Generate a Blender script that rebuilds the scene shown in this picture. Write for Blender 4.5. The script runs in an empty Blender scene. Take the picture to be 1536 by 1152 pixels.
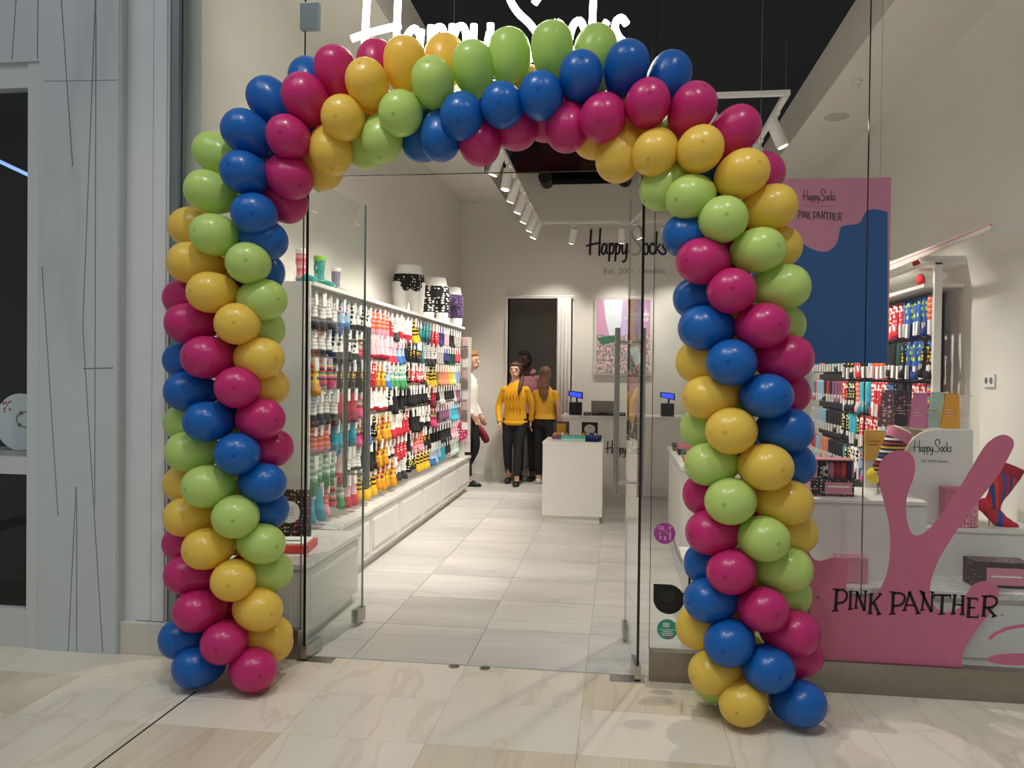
import bpy, bmesh, math, random
from mathutils import Vector, Matrix
from math import sin, cos, pi, radians

# ------------------------------------------------------------------ camera, world, lights, exposure
scene = bpy.context.scene
COL = scene.collection
FPX, YAW, PITCH, ROLL, EYE = 1210.85, .13269, -.013134, .011388, 1.5
_f = Vector((-sin(YAW)*cos(PITCH), cos(YAW)*cos(PITCH), sin(PITCH)))
_r = Vector((cos(YAW), sin(YAW), 0)); _u = _r.cross(_f)
CR = _r*cos(ROLL)+_u*sin(ROLL); CU = -_r*sin(ROLL)+_u*cos(ROLL); CF = _f
CAM = Vector((0, 0, EYE))
cam_data = bpy.data.cameras.new('camera'); cam = bpy.data.objects.new('camera', cam_data); COL.objects.link(cam)
cam_data.sensor_width = 36; cam_data.lens = FPX*36/1536; cam_data.clip_start = .05
cam.matrix_world = Matrix(((CR.x, CU.x, -CF.x, CAM.x), (CR.y, CU.y, -CF.y, CAM.y), (CR.z, CU.z, -CF.z, CAM.z), (0, 0, 0, 1)))
scene.camera = cam
scene.view_settings.view_transform = 'Standard'; scene.view_settings.look = 'None'
scene.view_settings.gamma = 1; scene.view_settings.use_curve_mapping = False
scene.view_settings.exposure = 0.0

W = bpy.data.worlds.new('mall'); scene.world = W; W.use_nodes = True
W.node_tree.nodes['Background'].inputs[0].default_value = (.88, .94, 1.0, 1)
W.node_tree.nodes['Background'].inputs[1].default_value = .26

def area_light(name, loc, target, size, energy, color, sy=None):
    L = bpy.data.lights.new(name, 'AREA'); L.energy = energy; L.color = color
    L.shape = 'RECTANGLE'; L.size = size; L.size_y = sy or size
    o = bpy.data.objects.new(name, L); COL.objects.link(o); o.location = loc
    o.rotation_euler = (Vector(target)-Vector(loc)).to_track_quat('-Z', 'Y').to_euler()
    return o
def spot_light(name, loc, target, energy, color, angle=90, blend=.6, radius=.06, parent=None):
    L = bpy.data.lights.new(name, 'SPOT'); L.energy = energy; L.color = color
    L.spot_size = radians(angle); L.spot_blend = blend; L.shadow_soft_size = radius
    o = bpy.data.objects.new(name, L); COL.objects.link(o); o.location = loc
    o.rotation_euler = (Vector(target)-Vector(loc)).to_track_quat('-Z', 'Y').to_euler()
    if parent: o.parent = parent
    return o
WARM = (1.0, .93, .82); NEUT = (1.0, .97, .92); COOL = (.80, .91, 1.0)
# mall downlights over the walkway in front of the shop
for (x, y) in ((-1.3, 2.2), (.9, 2.0), (-.2, 1.2)):
    spot_light('mall_downlight_offscreen', (x, y, 4.6), (x, y+.25, 0), 108, NEUT, 110, .8, .06)
# daylight strip of the mall roof far behind the camera
area_light('mall_rooflight_offscreen', (-4.5, -2, 10.5), (-1.5, 4, 1.5), 5, 230, (.90, .96, 1.0), 4)

# ------------------------------------------------------------------ helpers
def at(px, py, Y):
    d = CF + CR*((px-768)/FPX) - CU*((py-576)/FPX); return CAM + d*((Y-CAM.y)/d.y)
def atx(px, py, X):
    d = CF + CR*((px-768)/FPX) - CU*((py-576)/FPX); return CAM + d*((X-CAM.x)/d.x)
def atz(px, py, Z=0.):
    d = CF + CR*((px-768)/FPX) - CU*((py-576)/FPX); return CAM + d*((Z-CAM.z)/d.z)

MATS = {}
def srgb(c):
    if isinstance(c, str):
        c = [int(c[i:i+2], 16)/255 for i in (0, 2, 4)]
    return tuple((x/12.92 if x <= .04045 else ((x+.055)/1.055)**2.4) for x in c)
def new_mat(name):
    m = bpy.data.materials.new(name); m.use_nodes = True; nt = m.node_tree
    b = nt.nodes['Principled BSDF']; MATS[name] = m
    return m, nt, b
def nd(nt, typ, **kw):
    n = nt.nodes.new(typ)
    for k, v in kw.items():
        if k.startswith('i_'): n.inputs[k[2:].replace('_', ' ')].default_value = v
        else: setattr(n, k, v)
    return n
def plain(name, col, rough=.5, metal=0, noise=0, scale=8, spec=.5, bump=0, emit=0, trans=0):
    if name in MATS: return MATS[name]
    m, nt, b = new_mat(name); c = srgb(col)
    b.inputs['Roughness'].default_value = rough; b.inputs['Metallic'].default_value = metal
    b.inputs['Specular IOR Level'].default_value = spec
    tc = nd(nt, 'ShaderNodeTexCoord'); n = nd(nt, 'ShaderNodeTexNoise', i_Scale=scale, i_Detail=4.0)
    nt.links.new(tc.outputs['Object'], n.inputs['Vector'])
    r = nd(nt, 'ShaderNodeMapRange'); k = max(noise, .015)*1.6
    r.inputs['To Min'].default_value = 1-k; r.inputs['To Max'].default_value = 1+k
    nt.links.new(n.outputs['Fac'], r.inputs['Value'])
    mx = nd(nt, 'ShaderNodeMix', data_type='RGBA', blend_type='MULTIPLY'); mx.inputs[0].default_value = 1
    mx.inputs[6].default_value = (*c, 1); nt.links.new(r.outputs[0], mx.inputs[7])
    nt.links.new(mx.outputs[2], b.inputs['Base Color'])
    if bump:
        bp = nd(nt, 'ShaderNodeBump', i_Strength=bump, i_Distance=.01)
        nt.links.new(n.outputs['Fac'], bp.inputs['Height']); nt.links.new(bp.outputs[0], b.inputs['Normal'])
    if emit:
        b.inputs['Emission Color'].default_value = (*c, 1); b.inputs['Emission Strength'].default_value = emit
    if trans: b.inputs['Transmission Weight'].default_value = trans
    return m
def ramp(nt, stops, interp='LINEAR'):
    r = nd(nt, 'ShaderNodeValToRGB'); r.color_ramp.interpolation = interp
    e = r.color_ramp.elements
    while len(e) < len(stops): e.new(.5)
    for i, (p, c) in enumerate(stops):
        e[i].position = p; e[i].color = (*srgb(c), 1)
    return r
def stripes(name, cols, period=.05, axis='Z', rough=.85):
    m, nt, b = new_mat(name); b.inputs['Roughness'].default_value = rough
    tc = nd(nt, 'ShaderNodeTexCoord'); sp = nd(nt, 'ShaderNodeSeparateXYZ'); nt.links.new(tc.outputs['Object'], sp.inputs[0])
    d = nd(nt, 'ShaderNodeMath', operation='DIVIDE'); d.inputs[1].default_value = period; nt.links.new(sp.outputs[axis], d.inputs[0])
    f = nd(nt, 'ShaderNodeMath', operation='FRACT'); nt.links.new(d.outputs[0], f.inputs[0])
    n = len(cols); r = ramp(nt, [(i/n, c) for i, c in enumerate(cols)], 'CONSTANT')
    nt.links.new(f.outputs[0], r.inputs[0]); nt.links.new(r.outputs[0], b.inputs['Base Color'])
    return m
def dots(name, base, cols, scale=30, size=.35, rough=.85, stretch=(1, 1, 1)):
    m, nt, b = new_mat(name); b.inputs['Roughness'].default_value = rough
    tc = nd(nt, 'ShaderNodeTexCoord'); mp = nd(nt, 'ShaderNodeMapping'); mp.inputs['Scale'].default_value = stretch
    nt.links.new(tc.outputs['Object'], mp.inputs[0])
    v = nd(nt, 'ShaderNodeTexVoronoi', i_Scale=float(scale), i_Randomness=.45); nt.links.new(mp.outputs[0], v.inputs['Vector'])
    l = nd(nt, 'ShaderNodeMath', operation='LESS_THAN'); l.inputs[1].default_value = size; nt.links.new(v.outputs['Distance'], l.inputs[0])
    sp = nd(nt, 'ShaderNodeSeparateColor'); nt.links.new(v.outputs['Color'], sp.inputs[0])
    n = len(cols); r = ramp(nt, [(i/n, c) for i, c in enumerate(cols)], 'CONSTANT'); nt.links.new(sp.outputs[0], r.inputs[0])
    mx = nd(nt, 'ShaderNodeMix', data_type='RGBA'); mx.inputs[6].default_value = (*srgb(base), 1)
    nt.links.new(l.outputs[0], mx.inputs[0]); nt.links.new(r.outputs[0], mx.inputs[7]); nt.links.new(mx.outputs[2], b.inputs['Base Color'])
    return m
def sock_mat(name, base, toe, pat=None, cols=(), period=.04):
    """knit: body colour or pattern with a contrasting foot end"""
    m, nt, b = new_mat(name); b.inputs['Roughness'].default_value = .9
    tc = nd(nt, 'ShaderNodeTexCoord'); sp = nd(nt, 'ShaderNodeSeparateXYZ'); nt.links.new(tc.outputs['Object'], sp.inputs[0])
    if pat == 'stripe':
        d = nd(nt, 'ShaderNodeMath', operation='DIVIDE'); d.inputs[1].default_value = period; nt.links.new(sp.outputs['Z'], d.inputs[0])
        f = nd(nt, 'ShaderNodeMath', operation='FRACT'); nt.links.new(d.outputs[0], f.inputs[0])
        cs = (base,)+tuple(cols); r = ramp(nt, [(i/len(cs), c) for i, c in enumerate(cs)], 'CONSTANT')
        nt.links.new(f.outputs[0], r.inputs[0]); src = r.outputs[0]
    elif pat == 'dot':
        v = nd(nt, 'ShaderNodeTexVoronoi', i_Scale=1/period, i_Randomness=.5); nt.links.new(tc.outputs['Object'], v.inputs['Vector'])
        l = nd(nt, 'ShaderNodeMath', operation='LESS_THAN'); l.inputs[1].default_value = .38; nt.links.new(v.outputs['Distance'], l.inputs[0])
        s2 = nd(nt, 'ShaderNodeSeparateColor'); nt.links.new(v.outputs['Color'], s2.inputs[0])
        r = ramp(nt, [(i/len(cols), c) for i, c in enumerate(cols)], 'CONSTANT'); nt.links.new(s2.outputs[0], r.inputs[0])
        mx = nd(nt, 'ShaderNodeMix', data_type='RGBA'); mx.inputs[6].default_value = (*srgb(base), 1)
        nt.links.new(l.outputs[0], mx.inputs[0]); nt.links.new(r.outputs[0], mx.inputs[7]); src = mx.outputs[2]
    else:
        rgb = nd(nt, 'ShaderNodeRGB'); rgb.outputs[0].default_value = (*srgb(base), 1); src = rgb.outputs[0]
    g = nd(nt, 'ShaderNodeMath', operation='LESS_THAN'); g.inputs[1].default_value = -.175; nt.links.new(sp.outputs['Z'], g.inputs[0])
    mx2 = nd(nt, 'ShaderNodeMix', data_type='RGBA'); nt.links.new(g.outputs[0], mx2.inputs[0]); nt.links.new(src, mx2.inputs[6])
    mx2.inputs[7].default_value = (*srgb(toe), 1); nt.links.new(mx2.outputs[2], b.inputs['Base Color'])
    return m
def glass_mat(name, tint=(.965, .98, .975), ior=1.5, rough=0.0):
    m = bpy.data.materials.new(name); m.use_nodes = True; nt = m.node_tree; MATS[name] = m
    nt.nodes.remove(nt.nodes['Principled BSDF']); out = nt.nodes['Material Output']
    t = nd(nt, 'ShaderNodeBsdfTransparent'); t.inputs[0].default_value = (*tint, 1)
    g = nd(nt, 'ShaderNodeBsdfGlossy'); g.inputs['Roughness'].default_value = rough; g.inputs[0].default_value = (1, 1, 1, 1)
    fr = nd(nt, 'ShaderNodeFresnel', i_IOR=ior); mx = nd(nt, 'ShaderNodeMixShader')
    geo = nd(nt, 'ShaderNodeNewGeometry'); inv = nd(nt, 'ShaderNodeMath', operation='SUBTRACT'); inv.inputs[0].default_value = 1
    nt.links.new(geo.outputs['Backfacing'], inv.inputs[1])          # the slab reflects at its outer face only
    mul = nd(nt, 'ShaderNodeMath', operation='MULTIPLY'); nt.links.new(fr.outputs[0], mul.inputs[0]); nt.links.new(inv.outputs[0], mul.inputs[1])
    nt.links.new(mul.outputs[0], mx.inputs[0]); nt.links.new(t.outputs[0], mx.inputs[1]); nt.links.new(g.outputs[0], mx.inputs[2])
    nt.links.new(mx.outputs[0], out.inputs[0]); return m
def marble(name, base, vein, rough=.25, scale=1.5, amount=.5, stretch=(1, 1, 1), dist=1.2):
    m, nt, b = new_mat(name); b.inputs['Roughness'].default_value = rough
    geo = nd(nt, 'ShaderNodeNewGeometry'); oi = nd(nt, 'ShaderNodeObjectInfo')
    off = nd(nt, 'ShaderNodeVectorMath', operation='MULTIPLY_ADD'); off.inputs[1].default_value = (7, 5, 3)
    cv = nd(nt, 'ShaderNodeCombineXYZ')
    for i in range(3): nt.links.new(oi.outputs['Random'], cv.inputs[i])
    nt.links.new(cv.outputs[0], off.inputs[0]); nt.links.new(geo.outputs['Position'], off.inputs[2])
    mp = nd(nt, 'ShaderNodeMapping'); mp.inputs['Scale'].default_value = stretch; nt.links.new(off.outputs[0], mp.inputs[0])
    n = nd(nt, 'ShaderNodeTexNoise', i_Scale=scale, i_Detail=8.0, i_Distortion=dist); nt.links.new(mp.outputs[0], n.inputs['Vector'])
    r = ramp(nt, [(.30, base), (.47, base), (.50, vein), (.53, base), (.75, base)]); nt.links.new(n.outputs['Fac'], r.inputs[0])
    n2 = nd(nt, 'ShaderNodeTexNoise', i_Scale=scale*.7, i_Detail=5.0); nt.links.new(mp.outputs[0], n2.inputs['Vector'])
    r2 = ramp(nt, [(.3, base), (.75, vein)]); nt.links.new(n2.outputs['Fac'], r2.inputs[0])
    mx = nd(nt, 'ShaderNodeMix', data_type='RGBA'); mx.inputs[0].default_value = amount
    nt.links.new(r.outputs[0], mx.inputs[6]); nt.links.new(r2.outputs[0], mx.inputs[7])
    v = nd(nt, 'ShaderNodeMapRange'); v.inputs['To Min'].default_value = .93; v.inputs['To Max'].default_value = 1.04
    nt.links.new(oi.outputs['Random'], v.inputs[0])
    mm = nd(nt, 'ShaderNodeMix', data_type='RGBA', blend_type='MULTIPLY'); mm.inputs[0].default_value = 1
    nt.links.new(mx.outputs[2], mm.inputs[6]); nt.links.new(v.outputs[0], mm.inputs[7]); nt.links.new(mm.outputs[2], b.inputs['Base Color'])
    return m

class MB:
    """collects vertices and faces of one mesh"""
    def __init__(s): s.v = []; s.f = []
    def add(s, vs, fs):
        o = len(s.v); s.v += [tuple(p) for p in vs]; s.f += [tuple(i+o for i in f) for f in fs]; return s
    def box(s, x0, x1, y0, y1, z0, z1, b=0):
        if b <= 0:
            vs = [(x, y, z) for z in (z0, z1) for y in (y0, y1) for x in (x0, x1)]
            return s.add(vs, [(0, 2, 3, 1), (4, 5, 7, 6), (0, 1, 5, 4), (2, 6, 7, 3), (0, 4, 6, 2), (1, 3, 7, 5)])
        bm = bmesh.new(); bmesh.ops.create_cube(bm, size=1)
        for v in bm.verts:
            v.co = Vector(((x0+x1)/2+v.co.x*(x1-x0), (y0+y1)/2+v.co.y*(y1-y0), (z0+z1)/2+v.co.z*(z1-z0)))
        bmesh.ops.bevel(bm, geom=bm.edges[:], offset=min(b, .45*min(x1-x0, y1-y0, z1-z0)), segments=2, affect='EDGES', profile=.7)
        bm.verts.index_update(); s.add([v.co[:] for v in bm.verts], [[v.index for v in f.verts] for f in bm.faces]); bm.free(); return s
    def prism(s, poly, d):
        """closed 3-D polygon extruded by vector d"""
        n = len(poly); d = Vector(d); vs = [Vector(p) for p in poly]; vs2 = [p+d for p in vs]
        return s.add(vs+vs2, [tuple(range(n)), tuple(range(2*n-1, n-1, -1))]+[(i, i+n, (i+1) % n+n, (i+1) % n) for i in range(n)])
    def tube(s, pts, r, n=8, ref=None, flat=None, caps=True):
        """tube through points; r number or list of numbers / (ra, rb) pairs; flat = half thickness along ref"""
        P = [Vector(p) for p in pts]; m = len(P)
        rr = r if isinstance(r, (list, tuple)) else [r]*m
        prev = None; rings = []
        for i in range(m):
            t = (P[min(i+1, m-1)]-P[max(i-1, 0)]).normalized()
            if ref is not None: a = Vector(ref).cross(t)
            elif prev is None: a = (Vector((0, 0, 1)) if abs(t.z) < .9 else Vector((1, 0, 0))).cross(t)
            else: a = prev-t*prev.dot(t)
            if a.length < 1e-6: a = Vector((1, 0, 0))
            a.normalize(); prev = a; c = t.cross(a)
            ra, rb = rr[i] if isinstance(rr[i], (list, tuple)) else (rr[i], rr[i] if flat is None else flat)
            rings.append([P[i]+a*(ra*cos(2*pi*k/n+pi/n))+c*(rb*sin(2*pi*k/n+pi/n)) for k in range(n)])
        vs = [p for rg in rings for p in rg]
        fs = [(i*n+k, i*n+(k+1) % n, (i+1)*n+(k+1) % n, (i+1)*n+k) for i in range(m-1) for k in range(n)]
        if caps: fs += [tuple(range(n-1, -1, -1)), tuple((m-1)*n+k for k in range(n))]
        return s.add(vs, fs)
    def lathe(s, prof, c=(0, 0, 0), n=24, axis='Z', sx=1, sy=1):
        """profile of (radius, height) turned round an axis through c"""
        vs = []; fs = []; m = len(prof)
        for (r, h) in prof:
            for k in range(n):
                a = 2*pi*k/n; x, y, z = r*cos(a)*sx, r*sin(a)*sy, h
                if axis == 'Y': x, y, z = x, -z, y
                elif axis == 'X': x, y, z = z, x, y
                vs.append((c[0]+x, c[1]+y, c[2]+z))
        fs = [(i*n+k, i*n+(k+1) % n, (i+1)*n+(k+1) % n, (i+1)*n+k) for i in range(m-1) for k in range(n)]
        fs += [tuple(range(n-1, -1, -1)), tuple((m-1)*n+k for k in range(n))]
        return s.add(vs, fs)
    def ball(s, c, r, n=16, m=10, rot=None):
        r = r if isinstance(r, (list, tuple)) else (r, r, r); o = len(s.v); vs = []
        for i in range(m+1):
            ph = pi*i/m
            for k in range(n):
                a = 2*pi*k/n; p = Vector((r[0]*sin(ph)*cos(a), r[1]*sin(ph)*sin(a), -r[2]*cos(ph)))
                if rot is not None: p = rot @ p
                vs.append(p+Vector(c))
        return s.add(vs, [(i*n+k, i*n+(k+1) % n, (i+1)*n+(k+1) % n, (i+1)*n+k) for i in range(m) for k in range(n)])
    def mesh(s, name, smooth=False, off=None):
        me = bpy.data.meshes.new(name)
        vs = s.v if off is None else [(x-off[0], y-off[1], z-off[2]) for x, y, z in s.v]
        me.from_pydata(vs, [], s.f); bm = bmesh.new(); bm.from_mesh(me)
        bmesh.ops.remove_doubles(bm, verts=bm.verts, dist=1e-6)
        bmesh.ops.recalc_face_normals(bm, faces=bm.faces); bm.to_mesh(me); bm.free()
        if smooth:
            for p in me.polygons: p.use_smooth = True
            if smooth == 'auto' and hasattr(me, 'set_sharp_from_angle'): me.set_sharp_from_angle(angle=radians(40))
        return me
def link(name, me, mat=None, parent=None, loc=None):
    o = bpy.data.objects.new(name, me); COL.objects.link(o)
    if mat is not None and me is not None and not me.materials: me.materials.append(mat)
    if parent is not None: o.parent = parent
    if loc is not None: o.location = loc
    return o
def origin(o):
    p = Vector((0, 0, 0))
    while o is not None: p += o.location; o = o.parent
    return p
def part(name, mb, mat, parent, smooth=False, label=None, local=False):
    """mesh given in world coordinates (parents are not rotated) or local ones"""
    o = link(name, mb.mesh(name, smooth, None if local or parent is None else origin(parent)), mat, parent)
    if label: o['label'] = label
    return o
def tag(o, label, cat, group=None):
    o['label'] = label; o['category'] = cat
    if group: o['group'] = group
    return o
def thing(name, label, cat, loc=(0, 0, 0), group=None, rz=0):
    o = link(name, None, loc=loc); o.rotation_euler = (0, 0, rz); return tag(o, label, cat, group)
def solo(name, mb, mat, label, cat, group=None, smooth=False, loc=None):
    """thing that is one mesh, origin at its base"""
    xs = [v[0] for v in mb.v]; ys = [v[1] for v in mb.v]; zs = [v[2] for v in mb.v]
    c = Vector(((min(xs)+max(xs))/2, (min(ys)+max(ys))/2, min(zs))) if loc is None else Vector(loc)
    o = link(name, mb.mesh(name, smooth, c), mat, loc=c); return tag(o, label, cat, group)
def struct(name, mb, mat, parent=None, smooth=False):
    o = part(name, mb, mat, parent, smooth)
    o['kind'] = 'structure'; return o
def copy_tree(o, parent=None):
    c = o.copy(); COL.objects.link(c); c.parent = parent
    for ch in o.children: copy_tree(ch, c)
    return c
def smoothpts(pts, k=4, closed=False):
    P = [Vector(p) for p in pts]; out = []; n = len(P)
    rng = range(n if closed else n-1)
    for i in rng:
        p0 = P[(i-1) % n] if closed or i > 0 else P[0]; p1 = P[i]; p2 = P[(i+1) % n]
        p3 = P[(i+2) % n] if closed or i+2 < n else P[-1]
        for j in range(k):
            t = j/k; out.append(.5*((2*p1)+(-p0+p2)*t+(2*p0-5*p1+4*p2-p3)*t*t+(-p0+3*p1-3*p2+p3)*t**3))
    if not closed: out.append(P[-1])
    return out
def bevel_prism(poly2, f, d):
    """2-D outline mapped by f(u, v) and extruded by d; triangulated"""
    from mathutils.geometry import tessellate_polygon
    pts = [Vector(f(u, v)) for u, v in poly2]; n = len(pts); d = Vector(d)
    tri = tessellate_polygon([[Vector((u, v, 0)) for u, v in poly2]])
    mb = MB(); fs = [tuple(t) for t in tri]+[tuple(i+n for i in reversed(t)) for t in tri]
    fs += [(i, (i+1) % n, (i+1) % n+n, i+n) for i in range(n)]
    mb.add(pts+[p+d for p in pts], fs); return mb
def text_mesh(body, size, mat, parent, origin_w, xdir, zdir, depth=.001, align='LEFT', name='lettering', spacing=1.0):
    cu = bpy.data.curves.new('text', 'FONT'); cu.body = body; cu.size = size; cu.extrude = depth; cu.align_x = align
    cu.space_line = .9; cu.resolution_u = 2; cu.space_character = spacing
    o = bpy.data.objects.new('text', cu); COL.objects.link(o)
    dg = bpy.context.evaluated_depsgraph_get(); me = bpy.data.meshes.new_from_object(o.evaluated_get(dg))
    bpy.data.objects.remove(o); bpy.data.curves.remove(cu)
    x = Vector(xdir).normalized(); z = Vector(zdir).normalized(); y = x.cross(z)
    M = Matrix(((x.x, z.x, y.x), (x.y, z.y, y.y), (x.z, z.z, y.z)))
    po = origin(parent) if parent is not None else Vector((0, 0, 0))
    for v in me.vertices: v.co = M @ v.co + Vector(origin_w) - po
    me.materials.clear(); me.name = name
    return link(name, me, mat, parent)

# ------------------------------------------------------------------ materials
M_white = plain('white paint', 'E6E4DE', .45, noise=.02)
M_wall = plain('white wall', 'DEDBD3', .8, noise=.025, scale=2)
M_ceil = plain('white ceiling', 'DAD7D0', .9)
M_black = plain('black ceiling', '060707', .95, spec=.1)
M_clad = marble('pale stone cladding', 'C6CBCA', 'B4BABA', .45, .8, .35, (1, 1, .15))
M_pil = plain('white pilaster', 'D9DADA', .4)
M_plinth = plain('stone plinth', 'CFCABF', .5, noise=.06, scale=10)
M_steel = plain('brushed steel', '9A938A', .32, 1, noise=.06, scale=30)
M_chrome = plain('satin metal', 'B9B7B2', .25, 1)
M_alu = plain('grey aluminium', '8E9698', .35, .8)
M_glass = glass_mat('clear glass')
M_glassd = glass_mat('door glass', (.94, .968, .957), 1.8)
M_edge = plain('dark glass edge', '0E1512', .15, spec=.6)
M_dark = plain('dark interior', '0A0C0E', .7)
M_mt = marble('cream marble tile', 'DED6C6', 'CFC4B1', .22, 1.6, .3, (1.8, .5, 1), .5)
M_mtb = marble('streaked brown marble tile', 'D3C8B3', 'BDAC91', .24, 2.5, .6, (3.0, .22, 1), .6)
M_joint = plain('floor joint', '8F8778', .8)
M_jdark = plain('dark joint', '1D1A17', .7)
M_ct = marble('grey concrete look tile', 'CFCDC8', 'A09F9B', .38, 1.3, .75, (.45, 2.2, 1), .3)
M_cj = plain('tile grout', 'A5A39D', .8)
M_top = marble('white marble top', 'ECEAE5', 'C9C8C4', .22, 3, .3)
M_neon = plain('neon tube', 'FFF8EA', .4, emit=14)
M_lens = plain('lamp lens', 'FFFDF6', .4, emit=14)
M_lampw = plain('white lamp housing', 'E9E8E4', .4)
M_ink = plain('black print', '0D0B0C', .6)
M_grey_ink = plain('grey print', '8C8A85', .7)
M_wink = plain('white print', 'F4F1EC', .6)
M_pink = plain('pink vinyl', 'C46A83', .55, noise=.03, scale=30)
M_pinkp = plain('pink paper', 'CE8097', .7, noise=.02)
M_bluep = plain('blue paper', '15548F', .7, noise=.04)
M_tag = plain('white card', 'F3F1EC', .7)

# ------------------------------------------------------------------ setting: floors
GY = 4.02                                   # plane of the shop front
XL, XR, YB = -2.25, 2.35, 11.25             # walls of the shop
fl = struct('floor', MB().box(-6, 4.5, -1.0, 4.055, -.06, -.006), M_joint)
def tile_mesh(name, w, d, mat, g=.0015):
    return MB().box(g, w-g, g, d-g, -.03, 0).mesh(name), mat
random.seed(4)
tw, td = .61, .44
me_c = MB().box(.0006, tw-.0006, .0006, td-.0006, -.03, 0).mesh('tile'); me_c.materials.append(M_mt)
me_b = MB().box(.0006, tw-.0006, .0006, td-.0006, -.03, 0).mesh('tile'); me_b.materials.append(M_mtb)
for j in range(10):                         # rows from the shop front towards the viewer
    for i in range(-9, 7):
        o = link('tile', me_b if (i, j) in ((0, 0), (-3, 2), (-1, 2), (0, 2), (-6, 0), (-5, 1), (3, 1), (4, 0), (-7, 2), (2, 4), (-2, 5)) else me_c, None, fl, (-.15+tw*i, 4.05-td*(j+1), 0))
part('expansion_joint', MB().box(-1.944, -1.936, .4, 3.52, -.001, .0012), M_jdark, fl)
part('access_frame', MB().box(-1.93, -1.62, 3.466, 3.470, -.001, .001).box(-1.624, -1.62, 3.466, 3.80, -.001, .001).box(-1.93, -1.62, 3.796, 3.80, -.001, .001), M_joint, fl)
fs = struct('floor.001', MB().box(XL-.1, XR+.1, 4.055, 13.3, -.06, -.004), M_cj)
me_t = MB().box(.002, .608, .002, .598, -.03, 0).mesh('tile'); me_t.materials.append(M_ct)
for j in range(13):
    for i in range(-4, 5):
        x = -.15+.61*i-.61
        y = 4.06+.6*j
        if x < XR and x+.61 > XL: link('tile', me_t, None, fs, (x, y, 0))

# ------------------------------------------------------------------ setting: walls and ceiling
struct('wall_left', MB().box(XL-.12, XL, 4.10, YB+.15, 0, 4.45), M_wall)
dx0, dx1, dz = -1.57, -.66, 2.55
wb = MB().box(XL-.1, dx0, YB, YB+.15, 0, 4.45).box(dx1, XR+.1, YB, YB+.15, 0, 4.45).box(dx0, dx1, YB, YB+.15, dz, 4.45)
struct('wall_back', wb, M_wall)
struct('wall_right', MB().box(XR, XR+.12, 4.06, YB+.15, 0, 4.45), M_wall)
struct('wall_corridor', MB().box(dx0-.6, dx1+.6, 12.9, 13.0, 0, 3).box(dx0-.7, dx0-.6, YB+.15, 13, 0, 3).box(dx1+.6, dx1+.7, YB+.15, 13, 0, 3).box(dx0-.7, dx1+.7, YB+.15, 13, 2.9, 3.0), M_wall)
struct('baseboard_back', MB().box(XL, dx0, YB-.015, YB, 0, .09).box(dx1, XR, YB-.015, YB, 0, .09), M_white)
struct('baseboard_left', MB().box(XL, XL+.015, 10.15, YB-.015, 0, .09), M_white)
ZC, ZB, XSL, XSR = 3.9, 4.3, -1.6, 1.7
struct('ceiling', MB().box(XL, XSL, 4.05, YB, ZC, ZB+.1).box(XSR, XR, 4.05, YB, ZC, ZB+.1).box(XSL, XSR, 4.05, 4.9, ZC, ZB+.1), M_ceil)
struct('ceiling.001', MB().box(XSL, XSR, 4.9, YB, ZB, ZB+.1), M_black)
struct('trim_1', MB().box(dx0-.03, dx0, YB-.02, YB+.15, 0, dz+.03).box(dx1, dx1+.03, YB-.02, YB+.15, 0, dz+.03).box(dx0, dx1, YB-.02, YB+.15, dz, dz+.03), M_white)

# clad column and neighbouring shop front at the left
colm = MB().box(-3.055, -2.605, 3.91, 4.40, 0, 5.2)
wl = struct('wall_cladding', colm, M_clad)
wn = struct('wall_neighbour', MB().box(-6, -3.055, 3.91, 4.10, 3.12, 5.2), M_clad)
part('beige_return', MB().box(-2.605, -2.598, 3.915, 4.05, 0, 5.2), M_clad, wl)
YF = 3.91
for ln in ([(92, 0), (109, 250)], [(143, 0), (124, 490), (141, 768), (154, 979)], [(144, 0), (142, 768)], [(63, 400), (87, 775)],
           [(114, 730), (102, 979)], [(115, 735), (115, 979)], [(24, 0), (18, 89)], [(57, 0), (56, 88)], [(66, 122), (175, 120)], [(125, 553), (170, 552)]):
    wide = abs(ln[0][0]-ln[1][0]) < 60
    cut = link('cutter', MB().tube([at(x, y, YF) for x, y in ln], .0046 if wide else .0024, 4, (0, 1, 0), .014).mesh('cutter'))
    host = wn if max(p[0] for p in ln) < 60 else wl
    md = host.modifiers.new('groove', 'BOOLEAN'); md.operation = 'DIFFERENCE'; md.solver = 'EXACT'; md.use_self = True; md.object = cut
    me_ = bpy.data.meshes.new_from_object(host.evaluated_get(bpy.context.evaluated_depsgraph_get())); host.modifiers.clear(); host.data = me_
    bpy.data.objects.remove(cut)
nw = struct('window_5', MB().box(-6, -3.13, 3.93, 4.00, .0, .20).box(-6, -3.13, 3.93, 4.00, 2.99, 3.12).box(-3.13, -3.055, 3.92, 4.02, 0, 3.12).box(-6, -3.13, 3.93, 4.0, .93, 1.02), plain('white window frame', 'C9CBC8', .45))
part('pane', MB().box(-6, -3.13, 3.96, 3.968, .2, .93), M_glass, nw)
part('pane', MB().box(-6, -3.13, 3.96, 3.968, 1.02, 2.99), M_glass, nw)
part('sill', MB().box(-6, -3.13, 4.0, 4.45, 1.0, 1.02), plain('grey sill', 'A7AAA8', .5), nw)
struct('wall_neighbour.001', MB().box(-6, -3.0, 5.2, 5.3, 0, 3.3).box(-3.06, -3.0, 4.1, 5.2, 0, 3.3).box(-6, -3.0, 4.1, 5.3, 3.2, 3.3).box(-6, -3.06, 4.0, 5.2, .001, .004), M_dark)
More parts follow.
